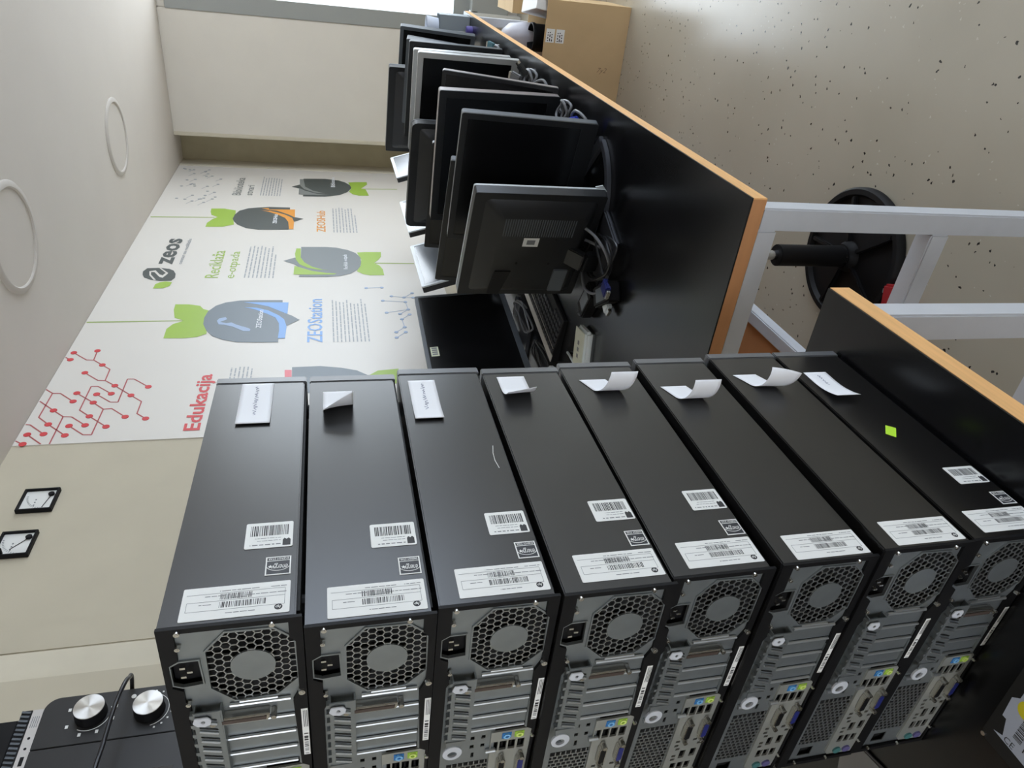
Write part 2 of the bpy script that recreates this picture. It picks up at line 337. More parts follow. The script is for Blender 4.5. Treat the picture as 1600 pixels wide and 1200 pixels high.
# ================================================================= the room
ZC = H + 1.10; XL = -1.65; XR = 3.6; YB = 5.9; YF = -3.6
struct(MB().box(XL - 0.1, XR + 0.1, YF - 0.1, YB + 0.4, -0.1, 0).build('floor', FLOORM))
struct(MB().box(XL - 0.1, XR + 0.1, YF - 0.1, YB + 0.4, ZC, ZC + 0.1).build('ceiling', CEIL))
wl = struct(MB().box(XL - 0.12, XL, YF - 0.1, YB + 0.4, 0, ZC).build('wall_left', WALL))
# wall_right with an unseen opening added for the fill light
W2 = (0.80, 4.60, 0.45, 2.50)
mb = MB(); mb.box(XR, XR + 0.12, YF, W2[0], 0, ZC); mb.box(XR, XR + 0.12, W2[1], YB + 0.4, 0, ZC)
mb.box(XR, XR + 0.12, W2[0], W2[1], 0, W2[2]); mb.box(XR, XR + 0.12, W2[0], W2[1], W2[3], ZC)
struct(mb.build('wall_right', PILLAR))
W3 = (-1.5, 1.1, 0.85, 2.45)  # opening added in the unseen front wall for the fill from behind
mb = MB(); mb.box(XL, W3[0], YF - 0.12, YF, 0, ZC); mb.box(W3[1], XR, YF - 0.12, YF, 0, ZC)
mb.box(W3[0], W3[1], YF - 0.12, YF, 0, W3[2]); mb.box(W3[0], W3[1], YF - 0.12, YF, W3[3], ZC)
struct(mb.build('wall_front', PILLAR))
# far wall: a pillar, the niche beside it, the window opening
mb = MB()
mb.box(-1.40, -0.56, YB, YB + 0.34, 0, ZC)
mb.box(-0.56, XR, YB + 0.02, YB + 0.34, H + 1.045, ZC)
mb.box(-0.56, XR, YB + 0.10, YB + 0.34, 0, 0.33)
mb.box(3.10, XR, YB + 0.02, YB + 0.34, 0.33, H + 1.045)
struct(mb.build('wall_back', PILLAR, bevel=0.006))
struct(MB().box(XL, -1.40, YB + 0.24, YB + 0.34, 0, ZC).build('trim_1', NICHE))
struct(MB().box(-1.412, -1.385, YB - 0.012, YB + 0.012, 0, ZC).build('trim_2', PLASTER, bevel=0.005))
win = struct(MB().box(-0.56, 3.10, YB + 0.10, YB + 0.14, 0.38, 0.50).build('window_1', FRAMEG))
fr = MB().box(-0.56, -0.45, YB - 0.005, YB + 0.16, 0.33, H + 1.045)
fr.box(-0.45, 3.10, YB + 0.10, YB + 0.16, H + 0.985, H + 1.045)
fr.box(1.25, 1.31, YB + 0.10, YB + 0.16, 0.5, H + 1.0); fr.box(3.04, 3.10, YB + 0.10, YB + 0.16, 0.5, H + 1.0)
fr.build('window_frame', FRAMEG, win, bevel=0.003)
MB().box(-0.45, 1.25, YB + 0.125, YB + 0.131, 0.50, H + 0.99).build('window_pane', PANE, win)
MB().box(1.31, 3.04, YB + 0.125, YB + 0.131, 0.50, H + 0.99).build('window_pane', PANE, win)
MB().box(-0.40, 3.12, YB - 0.005, YB + 0.16, 0.335, 0.38).build('window_sill', FRAMEG, win, bevel=0.004)
MB().box(-0.47, -0.405, YB - 0.012, YB + 0.10, 0.0, 0.40).build('frame_foot', FRAMEW, win, bevel=0.004)
struct(MB().box(-0.44, 3.5, YB + 0.0, YB + 0.10, 0.10, 0.335).build('trim_3', FRAMEG))
for nm, W, ax in (('fill_window_2', W2, 'x'), ('fill_window_3', W3, 'y')):  # added frames, out of view, around the fill light openings
    f = MB(); t = 0.05
    def wb(a0, a1, z0, z1):
        if ax == 'x': f.box(XR + 0.02, XR + 0.08, a0, a1, z0, z1)
        else: f.box(a0, a1, YF - 0.08, YF - 0.02, z0, z1)
    wb(W[0], W[0] + t, W[2], W[3]); wb(W[1] - t, W[1], W[2], W[3]); wb(W[0] + t, W[1] - t, W[2], W[2] + t); wb(W[0] + t, W[1] - t, W[3] - t, W[3])
    c = (W[0] + W[1]) / 2; wb(c - t / 2, c + t / 2, W[2] + t, W[3] - t)
    struct(f.build(nm, FRAMEW))
# patched vertical strips of plaster on the left wall, over the oven
struct(MB().box(XL - 0.01, XL + 0.005, 1.405, 1.49, 0, ZC).build('trim_4', WALL, bevel=0.002))
struct(MB().box(XL - 0.01, XL + 0.011, 1.313, 1.40, 0, ZC).build('trim_5', PLASTER, bevel=0.003))
struct(MB().box(XL - 0.01, XL + 0.014, YF, 1.316, 0, ZC).build('trim_6', WALL, bevel=0.003))
# two round lamps let into the ceiling
def lamp(x, y, label):
    t = thing('ceiling_lamp', label, 'ceiling lamp', (x, y, ZC), 0, 'round flush ceiling lamps')
    p = [(0.175, 0.0), (0.175, -0.006), (0.180, -0.010), (0.196, -0.009), (0.203, -0.003), (0.203, 0.0)]
    n = 64; mb = MB(); vs = []
    for r, z in p:
        for i in range(n):
            a = 2 * math.pi * i / n; vs.append((r * math.cos(a), r * math.sin(a), z))
    fs = [(k * n + i, k * n + (i + 1) % n, (k + 1) * n + (i + 1) % n, (k + 1) * n + i) for k in range(len(p) - 1) for i in range(n)]
    mb.add(vs, fs).build('lamp_ring', CEILRING, t, smooth=True)
    MB().cyl((0, 0, -0.001), (0, 0, -0.003), 0.176, n=64).build('lamp_diffuser', CEIL, t)
lamp(-1.068, 4.345, 'round flush ceiling lamp farther away, nearer the end wall')
lamp(-1.055, 2.775, 'round flush ceiling lamp nearer the camera, cut by the frame edge')

# ================================================================= the mural on the left wall
XM = XL + 0.004
mur = thing('wall_mural', 'white wall mural printed with pen-nib bulbs, green leaves, headings and a red circuit pattern', 'mural', (0, 0, 0))
MB().box(XL - 0.001, XM, 2.317, 5.93, 0.845, ZC - 0.002).build('mural_panel', MURALM, mur)
MB().box(XL - 0.001, XM + 0.004, 5.93, 5.975, 0.6, ZC - 0.002).build('edge_strip', PLASTER, mur, bevel=0.001)
def flat(poly, off, name, material):
    mb = MB(); mb.plate(poly, [], lambda a, b, t: (XM + t, a, b), off, off + 0.0004); mb.build(name, material, mur)
BM_ = {'station': (MGB, MB_), 'recycle': (MGM, MG), 'hub': (MGD, MO), 'library': (MGD, MLG), 'edu': (MGB, MPINK)}
for k in ('station', 'recycle', 'hub', 'library', 'edu'):
    d = MUR[k]
    if d['stem']: flat(d['stem'], 0.0004, 'stem_print', MLINE)
    for l in d['leaf']: flat(l, 0.0009, 'leaf_print', MG)
    flat(d['body'], 0.0014, 'bulb_print', BM_[k][0])
    for l in d['col']: flat(l, 0.0020, 'swoosh_print', BM_[k][1])
    if 'icon' in d: flat(d['icon'], 0.0020, 'spanner_print', MBLT)
d = MUR['logo']; flat(d['body'], 0.0010, 'logo_print', MGD); flat(d['white'][0], 0.0016, 'logo_line_print', MURALM); flat(d['leaf'][0], 0.0010, 'leaf_print', MG)
def mtext(name, body, y0, y1, z0, z1, material, bold=0.02, off=0.0012):
    letter(MB(), body, (XM + off, y0, z0), (0, 1, 0), (0, 0, 1), y1 - y0, z1 - z0, bold).build(name, material, mur)
mtext('zeos_lettering', 'zeos', 3.965, 4.36, 2.308, 2.382, MGD, 0.03)
mtext('tagline_lettering', 'centar za reciklažu', 3.97, 4.36, 2.262, 2.282, MTXT)
mtext('heading_lettering', 'Reciklaža', 3.785, 4.178, 2.054, 2.122, MG, 0.0)
mtext('heading_lettering', 'e-otpada', 3.782, 4.168, 1.958, 2.022, MG, 0.0)
mtext('heading_lettering', 'Biblioteka', 5.23, 5.655, 2.063, 2.122, MLG, 0.01)
mtext('heading_lettering', 'stvari', 5.238, 5.48, 1.986, 2.032, MLG, 0.01)
mtext('heading_lettering', 'ZEOSHub', 4.525, 4.943, 1.488, 1.545, MO, 0.01)
mtext('heading_lettering', 'ZEOStation', 3.038, 3.516, 1.513, 1.585, MB_, 0.012)
mtext('heading_lettering', 'Edukacija', 2.362, 2.772, 1.945, 2.022, MR, 0.022)
mtext('bulb_lettering', 'ZEOStation', 3.19, 3.385, 1.797, 1.822, PAPER, 0.02, 0.0026)
mtext('bulb_lettering', 'ZEOSHub', 4.66, 4.84, 1.795, 1.820, PAPER, 0.02, 0.0026)
mtext('bulb_lettering', 'Reciklaža e-otpada', 3.915, 4.14, 1.362, 1.392, PAPER, 0.01, 0.0026)
mtext('bulb_lettering', 'Biblioteka', 5.50, 5.76, 1.412, 1.442, PAPER, 0.01, 0.0026)
rnd = random.Random(3)
def para(y0, y1, z1, z0, n, ragged=0.12):
    p = (z1 - z0) / n; mb = MB(); dashes(mb, (XM + 0.0012, y0, z1 - p * 0.6), (0, 1, 0), (0, 0, 1), y1 - y0, n, p, p * 0.34, rnd, ragged, 8); mb.build('paragraph_print', MTXT, mur)
para(3.04, 3.516, 1.47, 1.287, 10); para(4.52, 5.02, 1.445, 1.280, 8); para(5.24, 5.72, 1.94, 1.79, 8)
para(3.787, 4.267, 1.93, 1.762, 8); para(2.54, 2.83, 1.90, 1.80, 6, 0.02)
for L_ in CIRC:
    mb = MB()
    for a, b in zip(L_[:-1], L_[1:]): mb.bar((XM + 0.0008, a[0], a[1]), (XM + 0.0008, b[0], b[1]), 0.0045, 0.0008, (1, 0, 0))
    mb.build('circuit_print', MREDL, mur)
for a in CDOT: MB().cyl((XM, a[0], a[1]), (XM + 0.0018, a[0], a[1]), 0.0125, n=14).build('circuit_dot', MR, mur)
BD = [(3.656, 1.279), (3.663, 1.194), (3.494, 1.201), (3.349, 1.192), (3.55, 1.151), (3.534, 1.085), (3.477, 1.083), (3.59, 1.035), (3.532, 1.036), (3.386, 1.077), (3.334, 1.125), (3.327, 1.076), (3.273, 1.121), (3.132, 1.162), (3.185, 1.115), (3.131, 1.115), (3.075, 1.165)]
mb = MB()
for a in BD: mb.cyl((XM, a[0], a[1]), (XM + 0.0018, a[0], a[1]), 0.010, n=10)
for i, j in ((0, 1), (4, 5), (5, 7), (2, 6), (3, 9), (9, 10), (11, 12), (13, 14), (15, 16), (8, 5), (6, 9), (12, 14)):
    a, b = BD[i], BD[j]; mb.bar((XM + 0.0008, a[0], a[1]), (XM + 0.0008, b[0], b[1]), 0.003, 0.0006, (1, 0, 0))
stuff(mb.build('pale_circuit_print', MBLT, mur))
mb = MB(); r2 = random.Random(11)
for i in range(34):
    y = 5.05 + r2.random() * 0.8; z = 2.22 + r2.random() * 0.3
    mb.cyl((XM, y, z), (XM + 0.0018, y, z), 0.010, n=8)
    if i % 2: mb.bar((XM + 0.0008, y, z), (XM + 0.0008, y - 0.06, z + 0.03), 0.003, 0.0006, (1, 0, 0))
stuff(mb.build('pale_circuit_print', MTXT, mur))

# ================================================================= wall meters
def meter(y0, y1, z0, z1, label, needle, knob=None):
    yc = (y0 + y1) / 2; zc = (z0 + z1) / 2; w = (y1 - y0) / 2; h = (z1 - z0) / 2
    t = thing('wall_gauge', label, 'gauge', (XL, yc, zc))
    ring = [(-w, -h), (w, -h), (w, h), (-w, h)]; k = 0.86; inner = [(a * k, b * k) for a, b in ring]
    MB().plate(ring, [inner], lambda a, b, s: (s, a, b), 0.0, 0.016).build('gauge_frame', BLK, t, bevel=0.0015)
    MB().box(0, 0.008, -w * k, w * k, -h * k, h * k).build('gauge_face', METERW, t)
    pv = Vector((0.009, w * 0.45, -h * 0.62)); a = math.radians(needle)
    MB().bar(pv, pv + Vector((0, -math.cos(a), math.sin(a))) * w * 1.15, 0.002, 0.001, (1, 0, 0)).build('gauge_needle', BLK, t)
    MB().cyl(pv, pv + Vector((0.007, 0, 0)), w * 0.17, n=20).build('gauge_hub', BLK, t, bevel=0.001)
    mb = MB()
    for i in range(13):
        a = math.radians(8 + i * 6.5); d = Vector((0, -math.cos(a), math.sin(a)))
        mb.bar(pv + d * w * 1.22, pv + d * w * 1.32, 0.0013, 0.0005, (1, 0, 0))
    for i in range(3): mb.box(0.0082, 0.0088, -w * 0.5 + i * w * 0.25, -w * 0.4 + i * w * 0.25, h * 0.1, h * 0.18)
    mb.build('gauge_scale', GREYINK, t)
    if knob:
        MB().cyl((0.008, -w * 0.72, h * 0.62), (0.026, -w * 0.72, h * 0.62), w * 0.17, n=18).build('gauge_knob', BLK, t, bevel=0.001)
meter(1.953, 2.058, H + 0.875, H + 0.977, 'square wall gauge with black frame nearer the mural', 12)
meter(1.756, 1.860, H + 0.882, H + 0.978, 'square wall gauge with black frame and a black knob, farther from the mural', 40, True)

# ================================================================= tables
def table(name, label, x0, x1, y0, y1, th, legs, endedge=True, bars=()):
    t = thing(name, label, 'table', ((x0 + x1) / 2, (y0 + y1) / 2, 0))
    ox, oy = (x0 + x1) / 2, (y0 + y1) / 2
    X0, X1, Y0, Y1 = x0 - ox, x1 - ox, y0 - oy, y1 - oy
    MB().box(X0, X1, Y0, Y1, ZT - 0.003, ZT).build('laminate_top', BLACKTOP, t)
    MB().box(X0 + 0.002, X1 - 0.002, Y0 + 0.002, Y1 - 0.002, ZT - th, ZT - 0.003).build('table_board', WOODD, t)
    MB().box(X1 - 0.002, X1 + 0.0005, Y0, Y1, ZT - th, ZT - 0.0032).build('edge_band', WOODE, t)
    MB().box(X0, X1 - 0.002, Y0 - 0.0005, Y0 + 0.002, ZT - th, ZT - 0.0032).build('edge_band', WOODD, t)  # near end in the darker beech, its shade put into the colour
    MB().box(X0, X1 - 0.002, Y1 - 0.002, Y1 + 0.0005, ZT - th, ZT - 0.0032).build('edge_band', WOODE, t)
    lw = 0.042; zt = ZT - th
    for lx, ly in legs:
        lx -= ox; ly -= oy
        MB().box(lx - lw / 2, lx + lw / 2, ly - lw / 2, ly + lw / 2, 0, zt).build('leg', STEELW, t, bevel=0.003)
    for p, q, wd, hh in bars:
        mb = MB(); p = Vector(p) - Vector((ox, oy, 0)); q = Vector(q) - Vector((ox, oy, 0))
        mb.bar(p, q, wd, hh); mb.build('rail', STEELW, t, bevel=0.003)
    return t
xA = -0.358; zr = ZT - 0.03 - 0.021
T1 = table('long_workbench', 'long black-topped workbench with beech edge and white steel frame, carrying the monitors', -1.63, -0.319, 1.09, 4.10, 0.030,
      [(xA, 1.113), (-1.59, 1.113), (xA, 4.07), (-1.59, 4.07)], bars=[
      ((xA - 0.021, 1.113, zr), (-1.569, 1.113, zr), 0.040, 0.042),
      ((xA - 0.021, 1.113, H - 1.15), (-1.569, 1.113, H - 1.15), 0.042, 0.042),
      ((-0.80, 1.134, H - 1.15), (-0.80, 4.05, H - 1.15), 0.036, 0.036)])
MB().box(-1.56 + 0.9745, -0.82 + 0.9745, 1.14 - 2.595, 4.04 - 2.595, H - 1.168, H - 1.142).build('lower_shelf', WOODD, T1)
MB().box(-0.824 + 0.9745, -0.818 + 0.9745, 1.14 - 2.595, 4.04 - 2.595, H - 1.168, H - 1.1415).build('shelf_edge', WOODE, T1)
# the long bench stands a little askew to the wall
_a = -0.0135; _c = Vector((-0.319, 1.09, 0)); _o = T1.location - _c
T1.location = _c + Matrix.Rotation(_a, 3, 'Z') @ _o; T1.rotation_euler = (0, 0, _a)
xB = -0.402
table('near_workbench', 'black-topped workbench with beech edge under the stack of computers', -1.63, -0.374, -0.95, 0.835, 0.036,
      [(xB, 0.777), (-1.59, 0.777), (xB, -0.90), (-1.59, -0.90)], bars=[
      ((xB - 0.021, 0.777, ZT - 0.06), (-1.569, 0.777, ZT - 0.06), 0.040, 0.042),
      ((xB - 0.021, 0.777, H - 1.15), (-1.569, 0.777, H - 1.15), 0.042, 0.042)])

# ================================================================= the eight stacked computers
TP = [(-0.4559, 0.3952, 0.0360), (-0.4670, 0.3929, 0.0046), (-0.4636, 0.3943, -0.0020), (-0.4584, 0.3889, 0.0092),
      (-0.4634, 0.3985, -0.0032), (-0.4545, 0.3928, 0.0020), (-0.4462, 0.3902, 0.0059), (-0.4467, 0.3918, 0.0062)]
PIT = 0.1065; TW = 0.358; TL = 0.385; TH = PIT
S = 0.001
def uv(y): return lambda a, b, t: (-a * S, y + t, TH + b * S)       # a: mm from the right end, b: mm below the top (negative)
def pc_shared(t):
    """everything that all eight have; local X runs -0.358..0, Y 0..0.385 to the front, Z 0..0.1065"""
    # cover: top and the two sides, and the inner chassis a little set back below it
    mb = MB(); prof = [(0, 0.0055), (0, TH - 0.0005), (-TW, TH - 0.0005), (-TW, 0.0055), (-TW + 0.004, 0.0055), (-TW + 0.004, TH - 0.0045), (-0.004, TH - 0.0045), (-0.004, 0.0055)]
    mb.plate(prof, [], lambda a, b, s: (a, s, b), 0.002, TL - 0.0135)
    mb.build('cover', CASEBLK, t, bevel=0.0012)
    mb = MB(); mb.box(-TW + 0.005, -0.006, 0.012, TL - 0.012, 0.003, 0.100)
    mb.build('chassis', DARK, t)
    for fx, fy in ((-0.03, 0.04), (-0.03, 0.35), (-0.33, 0.04), (-0.33, 0.35)):
        MB().cyl((fx, fy, 0), (fx, fy, 0.0035), 0.009, n=14).build('foot', BLK, t)
    mb = MB(); mb.box(-TW, 0.0008, TL - 0.0132, TL, 0.003, TH - 0.0005); mb.build('front_bezel', BEZELB, t, bevel=0.0012)
    # rear surround of black steel
    outer = [(0, 0), (358, 0), (358, -105.5), (0, -105.5)]
    hole = [(5, -12), (5, -95), (22, -95), (27, -99.5), (86, -99.5), (98, -94), (186, -97), (190, -103), (322, -103), (352, -102.5), (352, -12), (106, -12), (100, -15), (90, -15), (84, -12), (70, -12), (65, -4.5), (40, -4.5), (35, -12)]
    MB().plate(outer, [hole], uv(0), 0.0, 0.003).build('rear_surround', BLK, t)
    # power supply face with its holes
    outer = [(4, -11), (4, -96), (22, -96), (27, -100.5), (86, -100.5), (98, -95), (98, -11), (71, -11), (66, -3.5), (39, -3.5), (34, -11)]
    iec = [(42, -5.5), (38, -12), (38, -26), (65, -27), (66.5, -12), (63, -5.5)]
    octo = [(30, -32), (72, -32), (90, -49), (89, -82), (72, -99), (26, -98), (12, -83), (11, -48)]
    MB().plate(outer, [iec, octo], uv(0.003), 0.0, 0.0015).build('psu_plate', GALV, t)
    rim = [(51.5 + (a - 51.5) * 1.045, -65.5 + (b + 65.5) * 1.04) for a, b in octo]
    MB().plate(rim, [octo], uv(0.0015), 0.0, 0.002).build('grille_rim', GALV, t)
    ir = [(52 + (a - 52) * 1.09, -16 + (b + 16) * 1.11) for a, b in iec]
    MB().plate(ir, [iec], uv(0.0012), 0.0, 0.002).build('inlet_rim', GALV, t)
    # honeycomb
    def inside(x, y, poly):
        r = False; j = len(poly) - 1
        for i in range(len(poly)):
            if (poly[i][1] > y) != (poly[j][1] > y) and x < (poly[j][0] - poly[i][0]) * (y - poly[i][1]) / (poly[j][1] - poly[i][1]) + poly[i][0]: r = not r
            j = i
        return r
    R = 4.15; done = set(); mb = MB(); f = uv(0.0028)
    for i in range(-9, 10):
        for j in range(-8, 9):
            cv = -65.5 + i * R * 1.5; cu = 51.5 + (j + (0.5 if i % 2 else 0)) * R * math.sqrt(3)
            vs = [(cu + R * math.sin(math.radians(60 * k)), cv + R * math.cos(math.radians(60 * k))) for k in range(6)]
            for k in range(6):
                p, q = vs[k], vs[(k + 1) % 6]; mid = ((p[0] + q[0]) / 2, (p[1] + q[1]) / 2)
                key = (round(mid[0] * 5), round(mid[1] * 5))
                if key in done: continue
                done.add(key)
                if math.hypot(mid[0] - 51.5, mid[1] + 65.5) < 15.5: continue
                pi_, qi = inside(*p, octo), inside(*q, octo)
                if not pi_ and not qi: continue
                if not (pi_ and qi):
                    a, b = (p, q) if pi_ else (q, p)
                    for _ in range(8):
                        mm = ((a[0] + b[0]) / 2, (a[1] + b[1]) / 2)
                        if inside(*mm, octo): a = mm
                        else: b = mm
                    p, q = ((p if pi_ else q), a)
                    if math.hypot(p[0] - q[0], p[1] - q[1]) < 0.3: continue
                mb.bar(f(p[0], p[1], 0.0005), f(q[0], q[1], 0.0005), 0.0009, 0.0010, (0, 1, 0))
    mb.build('fan_grille', GALVL, t)
    MB().cyl(f(51.5, -65.5, -0.0005), f(51.5, -65.5, 0.0012), 0.0172, n=40).build('fan_hub_plate', GALV, t)
    mb = MB()
    for k in range(7):
        a0 = 2 * math.pi * k / 7
        vs = []
        for r_, da, yy in ((0.016, 0, 0.009), (0.036, 0.35, 0.0075), (0.036, 0.95, 0.0105), (0.016, 0.6, 0.0105)):
            a = a0 + da; c = f(51.5, -65.5, 0); vs.append((c[0] + r_ * math.cos(a), yy, c[2] + r_ * math.sin(a)))
        mb.add(vs, [(0, 1, 2, 3)])
    mb.build('fan_blades', BLK, t)
    # inlet socket
    mb = MB(); mb.plate([(a, b) for a, b in iec], [], uv(0.0085), 0.0, 0.001); mb.build('power_inlet', BLK, t)
    for a, b in ((46, -13.5), (51, -18.5), (56, -13.5)):
        MB().box(-(a + 1) * S, -(a - 1) * S, 0.002, 0.009, TH + (b - 2) * S, TH + (b + 2) * S).build('inlet_pin', SCREW, t)
    # screws
    for a, b, r in ((4, -15, 2.6), (4, -83, 2.6), (87, -101.5, 3.2), (199, -104, 2.2), (327, -103.5, 2.0), (351, -22, 2.0), (20, -13.5, 2.3), (85, -14, 2.3), (352, -66, 1.8)):
        mb = MB(); c = Vector(uv(0)(a, b, 0)); mb.cyl(c + Vector((0, 0.001, 0)), c - Vector((0, 0.0022, 0)), r * S, r * S * 0.85, n=16)
        mb.cyl(c - Vector((0, 0.0022, 0)), c - Vector((0, 0.0026, 0)), r * S * 0.5, n=6)
        mb.build('screw', SCREW, t, smooth=True)
    # expansion slots
    base = [(97, -38), (97, -98), (186, -98), (186, -38)]
    MB().plate(base, [], uv(0.006), 0.0, 0.001).build('slot_recess', DARK, t)
    MB().plate([(90, -11.5), (90, -39.5), (188, -39.5), (188, -11.5)], [], uv(0.0032), 0.0, 0.001).build('latch_plate', GALV, t)
    for k in range(4):
        u0 = 98.5 + 21 * k
        MB().plate([(u0, -39), (u0, -96), (u0 + 18.6, -96), (u0 + 18.6, -39)], [], uv(0.0035), 0.0, 0.0012).build('slot_cover', GALV, t, bevel=0.0004)
        mb = MB(); mb.cyl(uv(0.002)(u0 + 19.8, -38, 0), uv(0.002)(u0 + 19.8, -94, 0), 0.0016, n=8); mb.build('slot_ridge', GALVL, t, smooth=True)
    mb = MB(); mb.cyl(uv(0.001)(95, -44, 0), uv(0.001)(95, -92, 0), 0.0018, n=8); mb.cyl(uv(0.001)(91.5, -52, 0), uv(0.001)(91.5, -82, 0), 0.0013, n=8); mb.build('slot_ridge', GALVL, t, smooth=True)
    MB().plate([(97, -95), (97, -100), (187, -100), (187, -95)], [], uv(0.001), 0.0, 0.003).build('slot_frame', GALV, t, bevel=0.0006)
    # bracket latch: slotted strip standing off the face, with a padlock loop at its end
    lo = [(92, -17), (92, -37), (184, -39), (184, -17)]
    holes = []
    for k in range(7):
        u0 = 96 + 12.2 * k; holes.append([(u0, -20), (u0 + 5.0, -34), (u0 + 7.4, -34), (u0 + 2.6, -20)])
    MB().plate(lo, holes, uv(-0.0055), 0.0, 0.0012).build('bracket_latch', GALV, t)
    mb = MB(); mb.box(-0.184, -0.092, -0.0050, 0.004, TH - 0.0385, TH - 0.0370); mb.box(-0.184, -0.092, -0.0050, 0.004, TH - 0.0178, TH - 0.0165)
    mb.build('latch_flange', GALV, t)
    mb = MB()
    for k in range(8): mb.box(-(94 + 12 * k + 3.5) * S, -(94 + 12 * k) * S, -0.0054, -0.0005, TH - 0.0165, TH - 0.0138)
    mb.build('latch_teeth', GALV, t)
    mb = MB()
    for k in range(7):
        u0 = 97 + 12.2 * k; mb.cyl(uv(-0.0066)(u0 + 4.4, -20, 0), uv(-0.0066)(u0 + 9.2, -34, 0), 0.0011, n=6)
    mb.build('latch_ribs', GALVL, t, smooth=True)
    ring = [(199 + 10.5 * math.cos(a), -22 + 9.5 * math.sin(a)) for a in [2 * math.pi * i / 24 for i in range(24)]]
    ri = [(201 + 4.6 * math.cos(a), -22 + 4.6 * math.sin(a)) for a in [2 * math.pi * i / 16 for i in range(16)]]
    MB().plate(ring, [ri], uv(-0.0075), 0.0, 0.0024).build('padlock_loop', STEELW, t, bevel=0.0006)
    MB().plate([(182, -15), (182, -34), (192, -30), (192, -16)], [], uv(-0.0065), 0.0, 0.0014).build('loop_arm', GALV, t)
    tab = [(95, -18), (95, -28), (99, -30.5), (104, -29.5), (106.5, -25), (105, -19), (101, -16)]
    th_ = [(100.5 + 1.7 * math.cos(a), -24 + 1.7 * math.sin(a)) for a in [2 * math.pi * i / 10 for i in range(10)]]
    MB().plate(tab, [th_], uv(-0.0080), 0.0, 0.0012).build('latch_tab', STEELW, t, bevel=0.0003)
    # lower steel face: punched window, vent grid
    gr0, gr1, gv0, gv1 = 237, 322, -20, -62
    hh = [[(gr0, gv0), (gr1, gv0), (gr1, gv1), (gr0, gv1)], [(330, -26), (346, -26), (346, -44), (330, -44)], [(222, -44), (230, -44), (230, -47), (222, -47)]]
    hh += [[(195 + dx, -42 - dv), (200 + dx, -42 - dv), (200 + dx, -46 - dv), (195 + dx, -46 - dv)] for dx in (0, 14) for dv in (0, 11)]
    MB().plate([(186, -11), (186, -66), (353, -70), (353, -11)], hh, uv(0.004), 0.0, 0.001).build('rear_plate', GALV, t)
    MB().plate([(184, -10), (184, -104), (354, -104), (354, -10)], [], uv(0.010), 0.0, 0.001).build('vent_backing', DARK, t)
    mb = MB(); nr = 14
    for i in range(1, nr):
        u = gr0 + (gr1 - gr0) * i / nr; mb.bar(uv(0.0036)(u, gv0, 0), uv(0.0036)(u, gv1, 0), 0.0012, 0.0010, (0, 1, 0))
    for i in range(nr):
        for k in range(1, 8):
            v = gv0 + (gv1 - gv0) * (k - (0.5 if i % 2 else 0)) / 7.5
            mb.bar(uv(0.0036)(gr0 + (gr1 - gr0) * i / nr, v, 0), uv(0.0036)(gr0 + (gr1 - gr0) * (i + 1) / nr, v, 0), 0.0010, 0.0010, (0, 1, 0))
    mb.build('vent_grid', GALVL, t)
    for a, b in ((214, -18), (216, -58)):
        MB().cyl(uv(0.002)(a + 4, b, 0), uv(0.002)(a + 4, b - 10, 0), 0.0026, n=10).build('steel_bead', GALVL, t, smooth=True)
    # i/o shield and ports
    io = [(190, -62), (189, -100), (193, -103.5), (322, -103.5), (351, -102), (349, -68), (344, -64)]
    hs = []
    for c_ in (-66.5, -75.5, -84.5, -94): hs.append([(206, c_ + 3.6), (221, c_ + 3.6), (221, c_ - 3.6), (206, c_ - 3.6)])
    hs += [[(289, -79), (304, -79), (304, -86), (289, -86)], [(288, -92), (303, -92), (303, -99), (288, -99)]]
    for c_ in (-76, -85, -94): hs.append([(313, c_ + 3.4), (326, c_ + 3.4), (326, c_ - 3.4), (313, c_ - 3.4)])
    for a, b in ((268, -69), (268, -78), (276, -69), (276, -97), (283, -72), (296, -70), (303, -70), (268, -90)): hs.append([(a, b), (a + 4, b), (a + 4, b - 5), (a, b - 5)])
    MB().plate(io, hs, uv(0.0016), 0.0, 0.0022).build('io_shield', IOPL, t)
    for c_ in (-66.5, -75.5, -84.5, -94):
        MB().plate([(206.5, c_ + 1.0), (220.5, c_ + 1.0), (220.5, c_ - 1.0), (206.5, c_ - 1.0)], [], uv(0.0045), 0.0, 0.001).build('usb_port', BLK, t)
    for a, b, mt, nm in ((196.5, -78, BLUE, 'line_in_jack'), (196.5, -91, GREEN, 'line_out_jack')):
        MB().plate([(a - 4, b + 4.8), (a + 4.8, b + 4.8), (a + 4.8, b - 4.8), (a - 4, b - 4.8)], [], uv(0.0010), 0.0, 0.0008).build(nm + '_panel', mt, t)
        c = [(a + 3.6 * math.cos(q), b + 3.6 * math.sin(q)) for q in [2 * math.pi * i / 18 for i in range(18)]]
        ci = [(a + 1.8 * math.cos(q), b + 1.8 * math.sin(q)) for q in [2 * math.pi * i / 12 for i in range(12)]]
        MB().plate(c, [ci], uv(-0.0006), 0.0, 0.0016).build(nm, mat(nm + '_rim', (120, 180, 225) if mt is BLUE else (205, 225, 120), 0.4), t)
    for b, mt, nm in ((-75, BLK, 'serial_port'), (-95, VGA, 'vga_port')):
        d = [(233, b + 4.2), (257, b + 4.2), (259, b + 2), (256.5, b - 4.2), (233.5, b - 4.2), (231, b + 2)]
        MB().plate(d, [], uv(-0.0045), 0.0, 0.006).build(nm, BRASS, t, bevel=0.0006)
        d2 = [(245 + (x - 245) * 0.84, b + (y - b) * 0.66) for x, y in d]
        MB().plate(d2, [], uv(-0.0050), 0.0, 0.0008).build(nm + '_insert', mt, t)
        for x in (228, 262):
            c = Vector(uv(0)(x, b, 0)); MB().cyl(c + Vector((0, 0.001, 0)), c - Vector((0, 0.007, 0)), 0.0028, n=6).build('jack_post', BRASS, t, bevel=0.0003)
